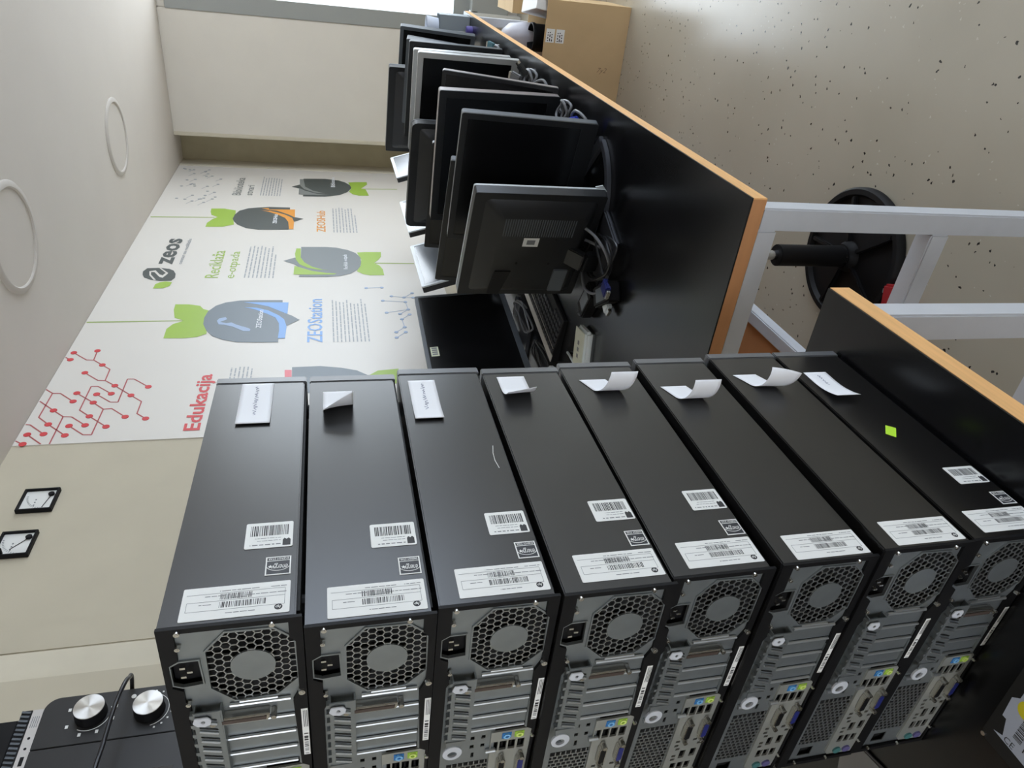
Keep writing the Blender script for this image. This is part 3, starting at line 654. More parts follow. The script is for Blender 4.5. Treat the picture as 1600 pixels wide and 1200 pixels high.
    for b in (-79, -92):
        c = Vector(uv(0)(342, b, 0)); MB().cyl(c + Vector((0, 0.002, 0)), c - Vector((0, 0.0005, 0)), 0.0052, n=18).build('ps2_port', mat('ps2_teal' if b == -79 else 'ps2_lilac', (60, 110, 110) if b == -79 else (90, 84, 130), 0.5), t)
    # narrow barcode label on the lower flange
    MB().plate([(110, -99.5), (173, -99.5), (173, -105), (110, -105)], [], uv(-0.0004), 0.0, 0.0003).build('rear_label', WHITEP, t)
    mb = MB(); r = random.Random(5)
    for x in range(42):
        if r.random() < 0.55: mb.plate([(138 + x * 0.8, -100.6), (138.5 + x * 0.8, -100.6), (138.5 + x * 0.8, -104), (138 + x * 0.8, -104)], [], uv(-0.0006), 0.0, 0.0001)
    for y in (-101, -102.4, -103.8): mb.plate([(112, y), (134, y), (134, y - 0.6), (112, y - 0.6)], [], uv(-0.0006), 0, 0.0001)
    mb.build('rear_label_print', INK, t)

def parallel_port(t):
    d = [(104, -33), (104, -75), (112, -74), (112, -34)]
    MB().plate(d, [], uv(-0.0048), 0.0, 0.0085).build('parallel_port', BRASS, t, bevel=0.0008)
    MB().plate([(106.2, -36), (106.2, -72.5), (110, -71.8), (110, -36.6)], [], uv(-0.0054), 0.0, 0.001).build('port_insert', mat('brown_insulator', (70, 58, 52), 0.5), t)
    for b in (-30.5, -78):
        c = Vector(uv(0)(108, b, 0)); MB().cyl(c + Vector((0, 0.003, 0)), c - Vector((0, 0.0065, 0)), 0.0026, n=6).build('jack_post', BRASS, t, bevel=0.0003)

# stickers on the side: s = mm from the rear edge, v = mm below the top; print runs upside down as the cases lie
def sf(s, v, t): return (t, s * S, TH + v * S)
def rrect(s0, s1, v0, v1, r):
    P = []
    for cs, cv, a0 in ((s1 - r, v1 - r, 0), (s0 + r, v1 - r, 90), (s0 + r, v0 + r, 180), (s1 - r, v0 + r, 270)):
        for k in range(4):
            a = math.radians(a0 + 30 * k); P.append((cs + r * math.cos(a), cv + r * math.sin(a)))
    return P
def stk(mb, poly, t0, t1): return mb.plate(poly, [], sf, t0, t1)
def asset_tag(t, s0, s1, v0, v1):
    stk(MB(), rrect(s0, s1, v0, v1, 1.6), 0.0002, 0.0005).build('asset_sticker', WHITEP, t)
    mb = MB(); r = random.Random(int(s0 * 7 + v0)); v = v1 - 4.0; hi = s1 - 4.0; lo = s0 + (s1 - s0) * 0.47
    while v > v0 + 4:
        wd = r.choice((0.35, 0.5, 0.8, 1.1)); stk(mb, [(lo, v), (hi, v), (hi, v - wd), (lo, v - wd)], 0.00055, 0.0006); v -= wd + r.choice((0.35, 0.5, 0.9))
    mb.build('barcode', INK, t)
    mb = MB(); dashes(mb, sf(s0 + (s1 - s0) * 0.14 , v0 + 10, 0.0006), (0, 0, 1), (0, -1, 0), (v1 - v0 - 13) * S, 1, 0.003, 0.0012, r, 0.02, 3)
    for q in (0.28, 0.38): dashes(mb, sf(s0 + (s1 - s0) * q, v0 + 10, 0.0006), (0, 0, 1), (0, -1, 0), (v1 - v0 - 15) * S, 1, 0.003, 0.0006, r, 0.1, 6)
    mb.build('sticker_print', GREYINK, t)
    stk(MB(), [(s0 + 1.8, v0 + 1.8), (s0 + 9, v0 + 1.8), (s0 + 11, v0 + 3.5), (s0 + 9.5, v0 + 5.2), (s0 + 11, v0 + 7), (s0 + 9, v0 + 8.4), (s0 + 1.8, v0 + 8.4)], 0.00055, 0.0006).build('sticker_emblem', INK, t)
def energy_sticker(t, s0, s1, v0, v1):
    stk(MB(), [(s0, v0), (s1, v0), (s1, v1), (s0, v1)], 0.0002, 0.0005).build('energy_sticker', WHITEP, t)
    e = 1.1; mb = MB(); stk(mb, [(s0 + e, v0 + e), (s1 - 5.4, v0 + e), (s1 - 5.4, v1 - e), (s0 + e, v1 - e)], 0.0005, 0.0006)
    stk(mb, [(s1 - 4.6, v0 + e), (s1 - e, v0 + e), (s1 - e, v1 - e), (s1 - 4.6, v1 - e)], 0.0005, 0.0006); mb.build('energy_sticker_field', mat('near_black_print', (36, 38, 44), 0.5), t)
    mb = MB(); W_ = (v1 - v0 - 4) * S
    letter(mb, 'ENERGY STAR', sf(s1 - 1.7, v0 + 2, 0.0007), (0, 0, 1), (0, -1, 0), W_, 0.0023, 0.01)
    letter(mb, 'energy', sf(s1 - 8.0, v0 + 2.6, 0.0007), (0, 0, 1), (0, -1, 0), W_ * 0.78, 0.0062, 0.0, 0.35)
    c = (s1 - 8.6, v1 - 4.0); star = []
    for k in range(10):
        a = math.radians(36 * k + 90); q = 2.2 if k % 2 == 0 else 0.9; star.append((c[0] + q * math.sin(a) - 3.2, c[1] + q * math.cos(a)))
    stk(mb, star, 0.00065, 0.0007)
    pr = None
    for k in range(13):
        a = math.radians(15 + 150 * k / 12); p = sf(s1 - 12.5 - 5.8 * math.sin(a) + 1.5, (v0 + v1) / 2 + 9.2 * math.cos(a), 0.0007)
        if pr: mb.bar(pr, p, 0.0005, 0.0001, (1, 0, 0))
        pr = p
    mb.build('energy_lettering', WHITEP, t)
def serial_sticker(t, s0, s1, v0, v1):
    stk(MB(), rrect(s0, s1, v0, v1, 1.2), 0.0002, 0.0005).build('serial_sticker', WHITEP, t)
    r = random.Random(int(s0 * 3 - v0)); mb = MB()
    for s_, va, vb in ((s0 + 11, v1 - 28, v1 - 62), (s0 + 19.5, v1 - 28, v1 - 52)):
        v = va
        while v > vb:
            wd = r.choice((0.3, 0.45, 0.8)); stk(mb, [(s_, v), (s_ + 6, v), (s_ + 6, v - wd), (s_, v - wd)], 0.00055, 0.0006); v -= wd + r.choice((0.3, 0.5, 0.9))
    mb.build('barcode', INK, t)
    mb = MB()
    def ln(sa, va, sb, vb): mb.bar(sf(sa, va, 0.00058), sf(sb, vb, 0.00058), 0.0003, 0.00005, (1, 0, 0))
    ln(s0 + 9, v1 - 4, s0 + 9, v0 + 4); ln(s0 + 18.4, v1 - 4, s0 + 18.4, v0 + 4); ln(s0 + 26.5, v1 - 3, s0 + 26.5, v0 + 4); ln(s0 + 9, v1 - 4, s0 + 18.4, v1 - 4); ln(s0 + 9, v0 + 4, s0 + 26, v0 + 4)
    for s_, va, L_ in ((29, 40, 34), (29, 76, 16), (24, 22, 20), (22.5, 58, 40), (15.5, 16, 12), (5.5, 42, 26), (21, 40, 14)):
        dashes(mb, sf(s0 + s_, max(v1 - va - L_ / 2, v0 + 3), 0.00062), (0, 0, 1), (0, -1, 0), L_ * S, 1, 0.003, 0.0007, r, 0.1, 7)
    n = 20; cu, cv = s0 + 6.2, v0 + 8.5
    o_ = [(cu + 3.1 * math.cos(2 * math.pi * i / n), cv + 3.1 * math.sin(2 * math.pi * i / n)) for i in range(n)]
    mb.build('sticker_print', GREYINK, t)
    mb = MB(); stk(mb, o_, 0.00055, 0.0006); mb.build('emblem_disc', INK, t)
    mb = MB(); letter(mb, 'hp', sf(cu + 1.9, cv - 2.1, 0.0007), (0, 0, 1), (0, -1, 0), 0.0042, 0.0036, 0.01, 0.3); mb.build('emblem_lettering', WHITEP, t)

names = ['topmost, with a flat note', 'second from top, its note folded at one corner', 'third from top, with a long scratch and a flat note', 'fourth from top, its note curling at the end',
         'fifth from top, its note rolled up', 'sixth from top, without a barcode tag on the side of the others', 'seventh from top, without barcode tag, its note twisted', 'bottom of the stack, with a lime green dot sticker']
labels = ['black desktop computer lying topmost of the stack', 'black desktop computer lying second from the top of the stack',
          'black desktop computer lying third from the top, white scratch on its side', 'black desktop computer lying fourth from the top of the stack',
          'black desktop computer lying fifth from the top of the stack', 'black desktop computer lying third from the bottom of the stack, side without barcode tag',
          'black desktop computer lying second from the bottom, side without barcode tag', 'black desktop computer at the bottom of the stack, lime green square on its side']
TAGS = {0: (81, 114, -96, -56), 1: (81, 111, -98, -57), 2: (79, 109, -98, -59), 3: (86, 116, -99, -58), 4: (85, 115, -98.8, -60), 7: (82, 111, -97.5, -57)}
STAR = {0: (47.5, 69, -95.5, -75), 1: (45.5, 66, -98, -79), 2: (46.5, 67, -98.7, -79), 3: (50, 70, -98.8, -80), 4: (47, 68, -98.8, -79), 7: (46, 66, -98.8, -80)}
BIG = {0: (6, 40, -96, -15), 1: (6, 39, -98.5, -18), 2: (8, 41, -98.7, -19), 3: (12, 45, -98.8, -20), 4: (10, 43, -98.8, -20), 5: (5, 37, -98.8, -18), 6: (5, 38, -98, -18), 7: (9, 41, -98.6, -20)}
PORT = {0, 1, 2, 3, 4, 7}
def pc_thing(k):
    x, y, a = TP[k]
    return thing('desktop_computer', labels[k], 'computer', (x, y, ZT + PIT * (7 - k)), a, 'stack of black desktop computers')
first = None
for k in range(8):
    t = pc_thing(k)
    if first is None:
        pc_shared(t); first = t; shared = list(t.children)
    else:
        for ch in shared:
            c = ch.copy(); COL.objects.link(c); c.parent = t
            c.matrix_parent_inverse = ch.matrix_parent_inverse.copy()
    if k in PORT: parallel_port(t)
    if k in TAGS: asset_tag(t, *TAGS[k])
    if k in STAR: energy_sticker(t, *STAR[k])
    serial_sticker(t, *BIG[k])
    if k == 7:
        stk(MB(), [(172, -44), (180, -35), (197, -48), (190, -58)], 0.0002, 0.0005).build('lime_sticker', LIME, t)
    if k == 2:
        mb = MB()
        pts = [(216, -90), (203, -87.5), (190, -87), (177, -89)]
        for p, q in zip(pts[:-1], pts[1:]): mb.bar(sf(p[0], p[1], 0.0002), sf(q[0], q[1], 0.0002), 0.0006, 0.0003, (1, 0, 0))
        mb.build('scratch', WHITEP, t)

# ---------------------------------------------------------------- paper notes stuck on the sides of the computers
def note(k, label, s_top, v0, v1, length, curl, skew=0.0, twist=0.0, lift0=0.0006, pen=True, slant=0.0, start=0.35):
    """a slip of paper fixed by its front end; its free end bends away from the case. curl in degrees over its length"""
    x, y, a = TP[k]
    t = thing('paper_note', label, 'note', (x, y, ZT + PIT * (7 - k)), a, 'paper notes on the computers')
    n, mcols = 22, 7; vs = []; fs = []
    for j in range(mcols + 1):
        w_ = j / mcols; s = s_top - slant * w_ * 10; h = lift0; ang = 0.0
        c = curl * (1 + twist * (w_ - 0.5) * 2)
        for i in range(n + 1):
            v = v1 + (v0 - v1) * w_ + skew * i / n
            vs.append(Vector((h + 0.0002, s * S, TH + v * S)))
            fr_ = i / n; ang = 0 if fr_ < start else math.radians(c) * (fr_ - start) / (1 - start)
            ds = length / n; s -= math.cos(ang) * ds; h += math.sin(ang) * ds * S
    for j in range(mcols):
        for i in range(n):
            a0 = j * (n + 1) + i; fs.append((a0, a0 + 1, a0 + n + 2, a0 + n + 1))
    mb = MB(); mb.add(vs, fs)
    o = mb.build('paper_slip', PAPER, t, smooth=True)
    md = o.modifiers.new('thickness', 'SOLIDIFY'); md.thickness = 0.00025; md.offset = 0
    if pen:
        mb = MB(); r = random.Random(k + 40); q0 = s_top - 8; vm = (v0 + v1) / 2; pr = None
        L_ = min(length * max(start, 0.3) + 6, length * 0.75) if curl > 25 else length * 0.7
        for i in range(34):
            fr_ = i / 33; s = q0 - L_ * fr_; v = vm + 3.2 * math.sin(i * 2.3) * (0.4 + 0.6 * r.random())
            p = (lift0 + 0.0006, s * S, TH + v * S)
            if pr and i % 7: mb.bar(pr, p, 0.0005, 0.0001, (1, 0, 0))
            pr = p
        if curl <= 25: mb.build('handwriting', PEN, t)
    return t
note(0, 'flat white paper note with handwriting on the topmost computer', 369, -66, -30, 90, 6, start=0.6)
note(1, 'white paper note with its free end bent out, on the second computer from the top', 347, -50, -16, 62, 75, twist=0.45, start=0.35)
note(2, 'flat white paper note with handwriting on the third computer from the top', 356, -44, -11, 86, 10, start=0.6)
note(3, 'white paper note lifting at its free end, on the fourth computer from the top', 362, -53, -17, 66, 60, twist=0.15, start=0.4)
note(4, 'white paper note rolled back on itself, on the fourth computer from the bottom', 340, -54, -18, 64, 150, skew=-28, start=0.32)
note(5, 'white paper note curled into a wide roll, on the third computer from the bottom', 312, -46, -10, 66, 150, skew=-26, start=0.35)
note(6, 'white paper note twisted and rolled, on the second computer from the bottom', 326, -46, -12, 66, 135, skew=-32, twist=-0.2, start=0.35)
note(7, 'slightly bowed white paper note on the bottom computer', 326, -50, -15, 74, 22, start=0.3)

# ================================================================= monitors on the long workbench
def monitor(label, rt, yaw, w, htop, hbot=0.035, lean=0.0, away=False, style=('black',), base='round', bez=0.016, depth=0.045, rim=None,
            shell=None, screen=None, corner=0.006, group='monitors on the long workbench', bx=0.0, boff=0.0, chin=None, bs=1.0):
    """rt: x, y of the panel's top right-hand corner seen from the camera; lean: how far the top stands back of the bottom"""
    yr = math.radians(yaw); ux, uy = math.cos(yr), math.sin(yr)
    cx = rt[0] - ux * w / 2 - lean * (-uy); cy = rt[1] - uy * w / 2 - lean * ux
    t = thing('monitor', label, 'monitor', (cx, cy, ZT), yr, group)
    shell = shell or MBLK; rim = rim or shell; screen = screen or SCREEN
    hh = math.hypot(htop - hbot, lean); el = math.atan2(lean, htop - hbot)
    ca, sa = math.cos(el), math.sin(el)
    sgn = -1 if away else 1
    # panel frame: a across, b up along the panel, c to the back of the monitor (towards or away from the camera)
    def P(a, b, c):
        y = c * sgn; return (a, b * sa + y * ca, hbot + b * ca - y * sa)
    def rr(x0, x1, z0, z1, r, n=4):
        pts = []
        for px, pz, a0 in ((x1 - r, z1 - r, 0), (x0 + r, z1 - r, 90), (x0 + r, z0 + r, 180), (x1 - r, z0 + r, 270)):
            for k in range(n):
                a = math.radians(a0 + 90 * k / (n - 1)); pts.append((px + r * math.cos(a), pz + r * math.sin(a)))
        return pts
    ch = chin if chin is not None else bez * 1.3
    outer = rr(-w / 2, w / 2, 0, hh, corner); inner = [(-w / 2 + bez, ch), (w / 2 - bez, ch), (w / 2 - bez, hh - bez), (-w / 2 + bez, hh - bez)]
    MB().plate(outer, [inner], P, 0.0, 0.006).build('bezel', rim, t, bevel=0.0012)
    MB().plate([(-w / 2 + bez - 0.001, ch - 0.001), (w / 2 - bez + 0.001, ch - 0.001), (w / 2 - bez + 0.001, hh - bez + 0.001), (-w / 2 + bez - 0.001, hh - bez + 0.001)], [], P, 0.0015, 0.005).build('screen', screen, t)
    # back shell: edge section then a raised, tapered middle
    mb = MB(); e = 0.0025
    mb.plate(rr(-w / 2 + 0.0005, w / 2 - 0.0005, 0.0005, hh - 0.0005, corner), [], P, 0.0058, depth * 0.55)
    rings = []; k0 = rr(-w / 2 + 0.02, w / 2 - 0.02, 0.02, hh - 0.03, 0.012); k1 = rr(-w / 2 + 0.055, w / 2 - 0.055, 0.045, hh - 0.07, 0.012)
    n = len(k0); vs = [P(a, b, depth * 0.55) for a, b in k0] + [P(a, b, depth) for a, b in k1]
    mb.add(vs, [(i, (i + 1) % n, n + (i + 1) % n, n + i) for i in range(n)] + [tuple(range(n, 2 * n))])
    mb.build('back_shell', shell, t, bevel=0.0008)
    # stand
    bz = 0.0
    back = (depth - 0.004) * sgn
    yb = boff
    if base != 'none':
        fk = 0.20 if away else 0.42; zc = hbot + fk * hh * ca
        p0 = Vector((bx, back * 0.9 + fk * hh * sa, zc)); p1 = Vector((bx, (depth + 0.022) * sgn, 0.055)); p2 = Vector((bx, (depth + 0.010) * sgn + yb * 0.3, 0.012))
        mb = MB(); mb.bar(p0, p1, 0.020, 0.058, (1, 0, 0)); mb.bar(p1, p2, 0.024, 0.062, (1, 0, 0)); mb.build('neck', shell, t, bevel=0.003)
    bc = (bx, 0.02 * sgn + yb)
    if base == 'round':
        mb = MB(); prof = [(0.0, 0.0), (0.118 * bs, 0.0), (0.120 * bs, 0.004), (0.112 * bs, 0.010), (0.04 * bs, 0.015), (0.0, 0.0155)]
        mb.lathe(prof[1:5], (bc[0], bc[1], 0), 40); mb.build('base', BASEG, t, smooth=True)
    elif base == 'slab':
        MB().box(bc[0] - 0.12, bc[0] + 0.12, bc[1] - 0.09 * bs, bc[1] + 0.09 * bs, 0, 0.012).build('base', BASEG, t, bevel=0.004)
    elif base == 'arc':
        n = 28; vs = []; R0, R1 = 0.155, 0.175
        for i in range(n + 1):
            a = math.radians(-175 + 170 * i / n)
            for r_, z_ in ((R0, 0), (R1, 0), (R1, 0.012), (R0, 0.012)): vs.append((bc[0] + r_ * math.cos(a), bc[1] + r_ * math.sin(a), z_))
        fs = [(4 * i + j, 4 * i + (j + 1) % 4, 4 * i + 4 + (j + 1) % 4, 4 * i + 4 + j) for i in range(n) for j in range(4)] + [(0, 1, 2, 3), tuple(4 * n + j for j in (3, 2, 1, 0))]
        mb = MB(); mb.add(vs, fs); mb.bar((bc[0] - 0.165, bc[1] - 0.01, 0.006), (bx, (depth + 0.02) * sgn, 0.006), 0.03, 0.012); mb.bar((bc[0] + 0.165, bc[1] - 0.01, 0.006), (bx, (depth + 0.02) * sgn, 0.006), 0.03, 0.012)
        mb.build('base', BASEG, t, bevel=0.0015)
    return t, P, hh
def vent(P, hh, t, x0, x1, b0, b1, n, c, material):
    mb = MB()
    for i in range(n):
        x = x0 + (x1 - x0) * i / (n - 1); p = P(x, b0, c); q = P(x, b1, c); mb.bar(p, q, 0.0022, 0.0018, (0, 1, 0))
    return stuff(mb.build('vent_slats', material, t))

# front row, from the near end of the bench to the far end
t, P, hh = monitor('small black monitor turned back to front, pale rim and white sticker on its back', (-0.485, 1.698), -24.5, 0.373, 0.370, 0.026, away=True, rim=MRIM, base='slab', depth=0.060, bez=0.012, boff=-0.02, chin=0.02)
mb = MB()
for i in range(30):
    b_ = 0.075 + 0.185 * i / 29; mb.bar(P(0.070, b_, 0.0605), P(0.128, b_, 0.0600), 0.0024, 0.0018, (0, 1, 0))
stuff(mb.build('vent_slats', MGRY, t))
fP = lambda a, b, s: P(a, b, s)
MB().plate([(0.034, 0.160), (0.064, 0.160), (0.064, 0.202), (0.034, 0.202)], [], fP, 0.060, 0.0606).build('back_sticker', WHITEP, t)
MB().plate([(0.041, 0.170), (0.057, 0.170), (0.057, 0.192), (0.041, 0.192)], [], fP, 0.0606, 0.0608).build('sticker_print', GREYINK, t)
MB().plate([(-0.155, hh - 0.11), (-0.06, hh - 0.13), (-0.06, hh - 0.085), (-0.15, hh - 0.075)], [], fP, 0.058, 0.0622).build('handle_recess', DARK, t, bevel=0.001)
for a, b in ((0.06, 0.115), (-0.03, 0.115), (-0.03, 0.205), (0.075, 0.205)):
    MB().cyl(P(a, b, 0.060), P(a, b, 0.0612), 0.0035, n=12).build('mount_hole', DARK, t)
MB().plate([(-0.135, 0.055), (-0.05, 0.055), (-0.05, 0.095), (-0.135, 0.095)], [], fP, 0.058, 0.066).build('socket_panel', MGRY, t, bevel=0.001)
mb = MB(); mb.plate([(0.176, -0.006), (0.196, 0.012), (0.190, 0.03), (0.172, 0.012)], [], fP, 0.0, 0.002); mb.build('rim_badge', MRIM, t)

monitor('black monitor directly behind the back-turned one, on a curved base', (-0.354, 1.859), -17.8, 0.397, 0.380, 0.017, lean=0.02, base='arc', rim=MBLK, shell=MGRY, bez=0.017, chin=0.045, boff=-0.03)
monitor('wide black monitor whose left end reaches out past the curved-base one', (-0.501, 1.962), -22.6, 0.467, 0.385, 0.045, lean=0.05, rim=MBLK, shell=MGRY, base='slab', bez=0.018, bs=0.55)
t, P, hh = monitor('taupe-edged square monitor, third screen back along the bench edge', (-0.359, 2.190), -10.6, 0.424, 0.390, 0.017, lean=-0.01, rim=MBLK, shell=MTAUPE, base='round', bez=0.022, chin=0.04, depth=0.055)
mb = MB(); mb.bar((0.135, -0.045, 0.008), (0.205, -0.17, 0.008), 0.02, 0.014); mb.build('base_foot', MGRY, t, bevel=0.003)
monitor('thin-rimmed black monitor leaning behind the taupe-edged one', (-0.318, 2.292), -15, 0.360, 0.370, 0.020, lean=0.072, rim=MBLK, shell=MTAUPE, base='slab', bez=0.012, depth=0.03, bs=0.55)
monitor('dark monitor with a pale corner seen between the taupe-edged one and the wall', (-0.551, 2.372), -13.2, 0.405, 0.380, 0.045, lean=0.04, rim=MBLK, shell=MGRY, base='slab', bez=0.015, depth=0.035, bs=0.55)
monitor('black monitor with rounded corners showing its plain back, in front of the silver ones', (-0.534, 2.645), -16.6, 0.440, 0.420, 0.05, away=True, rim=MGRY, base='round', bez=0.018, depth=0.06, corner=0.02)
monitor('nearer of the two silver-framed monitors', (-0.329, 2.749), -15, 0.405, 0.390, 0.017, lean=0.005, rim=MSIL, shell=MSIL, base='round', bez=0.020, chin=0.03, depth=0.035, bs=0.55)
monitor('farther of the two silver-framed monitors, close behind the other', (-0.338, 2.891), -14, 0.40, 0.390, 0.017, lean=0.0, rim=MSIL, shell=MSIL, base='round', bez=0.016, depth=0.035, bs=0.55)
monitor('slim dark monitor standing directly behind the two silver ones', (-0.328, 3.040), -16, 0.40, 0.390, 0.020, lean=0.01, rim=MBLK, shell=MGRY, base='round', bez=0.016, depth=0.035, bs=0.55)
monitor('graphite monitor with a broad top edge, second from the far end of the row', (-0.325, 3.225), -20, 0.38, 0.380, 0.02, lean=0.07, away=True, rim=MGRY, shell=MGRY, base='round', bez=0.016, depth=0.06, bs=0.55)
monitor('black monitor on a tall stand at the back of the row, near the far end', (-0.461, 3.390), -21.2, 0.425, 0.440, 0.09, rim=MGRY, base='slab', bez=0.016, depth=0.05, away=True)
monitor('graphite monitor farthest along the bench edge', (-0.335, 3.660), -22, 0.40, 0.367, 0.02, lean=0.037, rim=MGRY, shell=MGRY, base='round', bez=0.016, depth=0.05, bs=0.55)
# back row against the wall, facing into the room: yaw 90 turns the screens to the right
def wallmon(label, near, far, htop, hbot, lean, **kw):
    d = Vector((far[0] - near[0], far[1] - near[1])); w = d.length; yaw = math.degrees(math.atan2(d.y, d.x))
    return monitor(label, far, yaw, w, htop, hbot, lean, **kw)
t, P, hh = wallmon('wide black monitor by the wall behind the keyboard, small pale sticker on its screen', (-1.305, 2.10), (-1.225, 2.64), 0.388, 0.022, 0.035, rim=MGRY, base='slab', bez=0.014, chin=0.022, depth=0.035)
MB().plate([(-0.125, hh - 0.052), (-0.070, hh - 0.052), (-0.070, hh - 0.022), (-0.125, hh - 0.022)], [], P, 0.0008, 0.0016).build('screen_sticker', mat('pale_yellow_label', (214, 218, 190), 0.6), t)
mb = MB()
for i in range(4): mb.plate([(-0.118 + i * 0.012, hh - 0.047), (-0.110 + i * 0.012, hh - 0.047), (-0.110 + i * 0.012, hh - 0.027), (-0.118 + i * 0.012, hh - 0.027)], [], P, 0.0006, 0.0008)
mb.build('sticker_print', GREYINK, t)
wallmon('white-framed monitor by the wall, nearest of the three pale ones', (-1.10, 2.455), (-1.10, 2.875), 0.384, 0.06, 0.10, rim=MRIM, screen=SCREENG, base='slab', bez=0.016, depth=0.05)
wallmon('white-framed monitor by the wall, middle one of the three pale ones', (-1.10, 3.045), (-1.10, 3.475), 0.373, 0.06, 0.09, rim=MRIM, screen=SCREENG, base='slab', bez=0.016, depth=0.05)
wallmon('white-framed monitor by the wall, farthest of the three pale ones', (-1.035, 3.66), (-1.035, 4.05), 0.372, 0.06, 0.10, rim=MRIM, screen=SCREENG, base='slab', bez=0.016, depth=0.05)

# ================================================================= cables and small things on the long bench
def cable(name, label, pts, r=0.0035, material=None, plugs=(), cat='cable', group='cables among the monitors'):
    c = Vector(pts[0]); t = thing(name, label, cat, (c.x, c.y, ZT), 0, group)
    MB().tube([Vector(p) - Vector((c.x, c.y, ZT)) for p in pts], r, 7).build('cable_run', material or CABLE, t, smooth=True)
    for p, d, mt, nm in plugs:
        p = Vector(p) - Vector((c.x, c.y, ZT)); d = Vector(d).normalized()
        MB().bar(p, p + d * 0.042, 0.034, 0.014).build(nm, mt, t, bevel=0.003)
        MB().bar(p + d * 0.042, p + d * 0.052, 0.024, 0.009).build('plug_shell', BRASS, t, bevel=0.001)
    return t
z = ZT
def coil(cx, cy, rx, ry, turns, z0, dz, ph=0.0, n=10, rot=0.0):
    P_ = []
    for i in range(int(turns * n) + 1):
        a = ph + 2 * math.pi * i / n; x = rx * math.cos(a); y = ry * math.sin(a) * (1 + 0.1 * math.sin(i * 1.7))
        P_.append((cx + x * math.cos(rot) - y * math.sin(rot), cy + x * math.sin(rot) + y * math.cos(rot), z0 + dz * i / n + 0.004 * math.sin(i * 2.1) + 0.004))
    return P_
cable('monitor_cable', 'coiled black cable with blue screen plugs beside the back-turned monitor', coil(-0.66, 1.66, 0.055, 0.095, 3, z + 0.012, 0.007, rot=0.5) + [(-0.69, 1.60, z + 0.03), (-0.705, 1.565, z + 0.03)], 0.0035, None,
      [((-0.700, 1.590, z + 0.030), (-0.3, -1, 0.1), VGA, 'blue_plug'), ((-0.715, 1.625, z + 0.018), (-0.9, -0.7, 0.0), VGA, 'blue_plug')], group=None)
cable('power_cable', 'looped black cable between the stand and the adapters of the back-turned monitor', [(-0.60, 1.80, z + 0.10), (-0.585, 1.72, z + 0.085), (-0.60, 1.64, z + 0.05), (-0.66, 1.60, z + 0.02), (-0.74, 1.62, z + 0.03), (-0.76, 1.70, z + 0.04), (-0.70, 1.78, z + 0.03), (-0.64, 1.74, z + 0.05), (-0.63, 1.66, z + 0.03)], 0.004, CABLEG,
      [((-0.745, 1.600, z + 0.016), (-0.5, -0.8, 0), MRIM, 'white_plug')], group=None)
def adapter(x, y, a, label, zz=0.0, s=(0.055, 0.105, 0.034)):
    t = thing('power_adapter', label, 'power adapter', (x, y, z + zz), math.radians(a), 'power adapters on the long bench')
    MB().box(-s[0] / 2, s[0] / 2, -s[1] / 2, s[1] / 2, 0, s[2]).build('adapter_body', BLK, t, bevel=0.004)
    MB().tube([(0, s[1] / 2, s[2] / 2), (0.005, s[1] / 2 + 0.03, s[2] / 2), (0.03, s[1] / 2 + 0.06, 0.01)], 0.0035, 7).build('adapter_lead', CABLE, t, smooth=True)
    MB().box(-0.018, 0.018, -0.03, 0.03, s[2], s[2] + 0.0005).build('adapter_label', MGRY, t)
adapter(-0.800, 1.700, 60, 'black power adapter farther from the bench edge, by the back-turned monitor')
adapter(-0.735, 1.595, 35, 'black power adapter nearer the bench edge, under the coiled cable')
cable('screen_cable', 'grey cable with a blue plug lying between the two nearest screens and the bench edge', [(-0.42, 2.02, z + 0.02), (-0.37, 1.98, z + 0.05), (-0.345, 1.93, z + 0.055), (-0.36, 1.88, z + 0.04), (-0.40, 1.90, z + 0.03), (-0.42, 1.95, z + 0.02)], 0.004, CABLEG, [((-0.375, 1.935, z + 0.045), (-0.3, 0.6, 0.4), mat('bright_blue_plastic', (60, 84, 220), 0.4), 'blue_plug')], group=None)
cable('screen_cable', 'grey cable coil at the foot of the taupe-edged monitor', coil(-0.38, 2.10, 0.03, 0.05, 2, z + 0.02, 0.012, rot=0.3), 0.004, CABLEG, group=None)
cable('screen_cable', 'bundled grey cable with plugs standing out past the nearer silver monitor', coil(-0.36, 2.52, 0.032, 0.055, 2.5, z + 0.015, 0.014, rot=0.2) + [(-0.345, 2.43, z + 0.02), (-0.36, 2.38, z + 0.01)], 0.0045, CABLEG, [((-0.37, 2.55, z + 0.06), (0.2, 0.6, 0.5), CABLEG, 'plug_body'), ((-0.345, 2.50, z + 0.055), (0.5, 0.2, 0.4), MBLK, 'plug_body')], group=None)
cable('screen_cable', 'short cable end by the far graphite monitors', coil(-0.345, 3.12, 0.02, 0.04, 1.6, z + 0.012, 0.012), 0.0045, CABLEG, [((-0.34, 3.16, z + 0.03), (0.1, 0.7, 0.3), mat('teal_plastic', (70, 120, 132), 0.4), 'plug_body')], group=None)
for i, (x, y, lb) in enumerate(((-1.15, 2.30, 'tangled black cable lying between the wide wall monitor and the keyboard, far part'), (-1.17, 2.02, 'tangled black cable between the wide wall monitor and the keyboard, near part'))):
    cable('tangled_cable', lb, coil(x, y, 0.035, 0.11, 2.4, z + 0.008, 0.008, ph=i), 0.0035, CABLE if i else CABLEG, [((x + 0.01, y - 0.1, z + 0.02), (0.3, -0.5, 0.1), MRIM, 'pale_plug')] if i else (), group=None)
cable('tangled_cable', 'short white-tipped cable lying between keyboard and router', [(-1.04, 1.83, z + 0.006), (-1.03, 1.78, z + 0.012), (-1.045, 1.73, z + 0.006), (-1.07, 1.70, z + 0.006)], 0.004, MRIM, group=None)

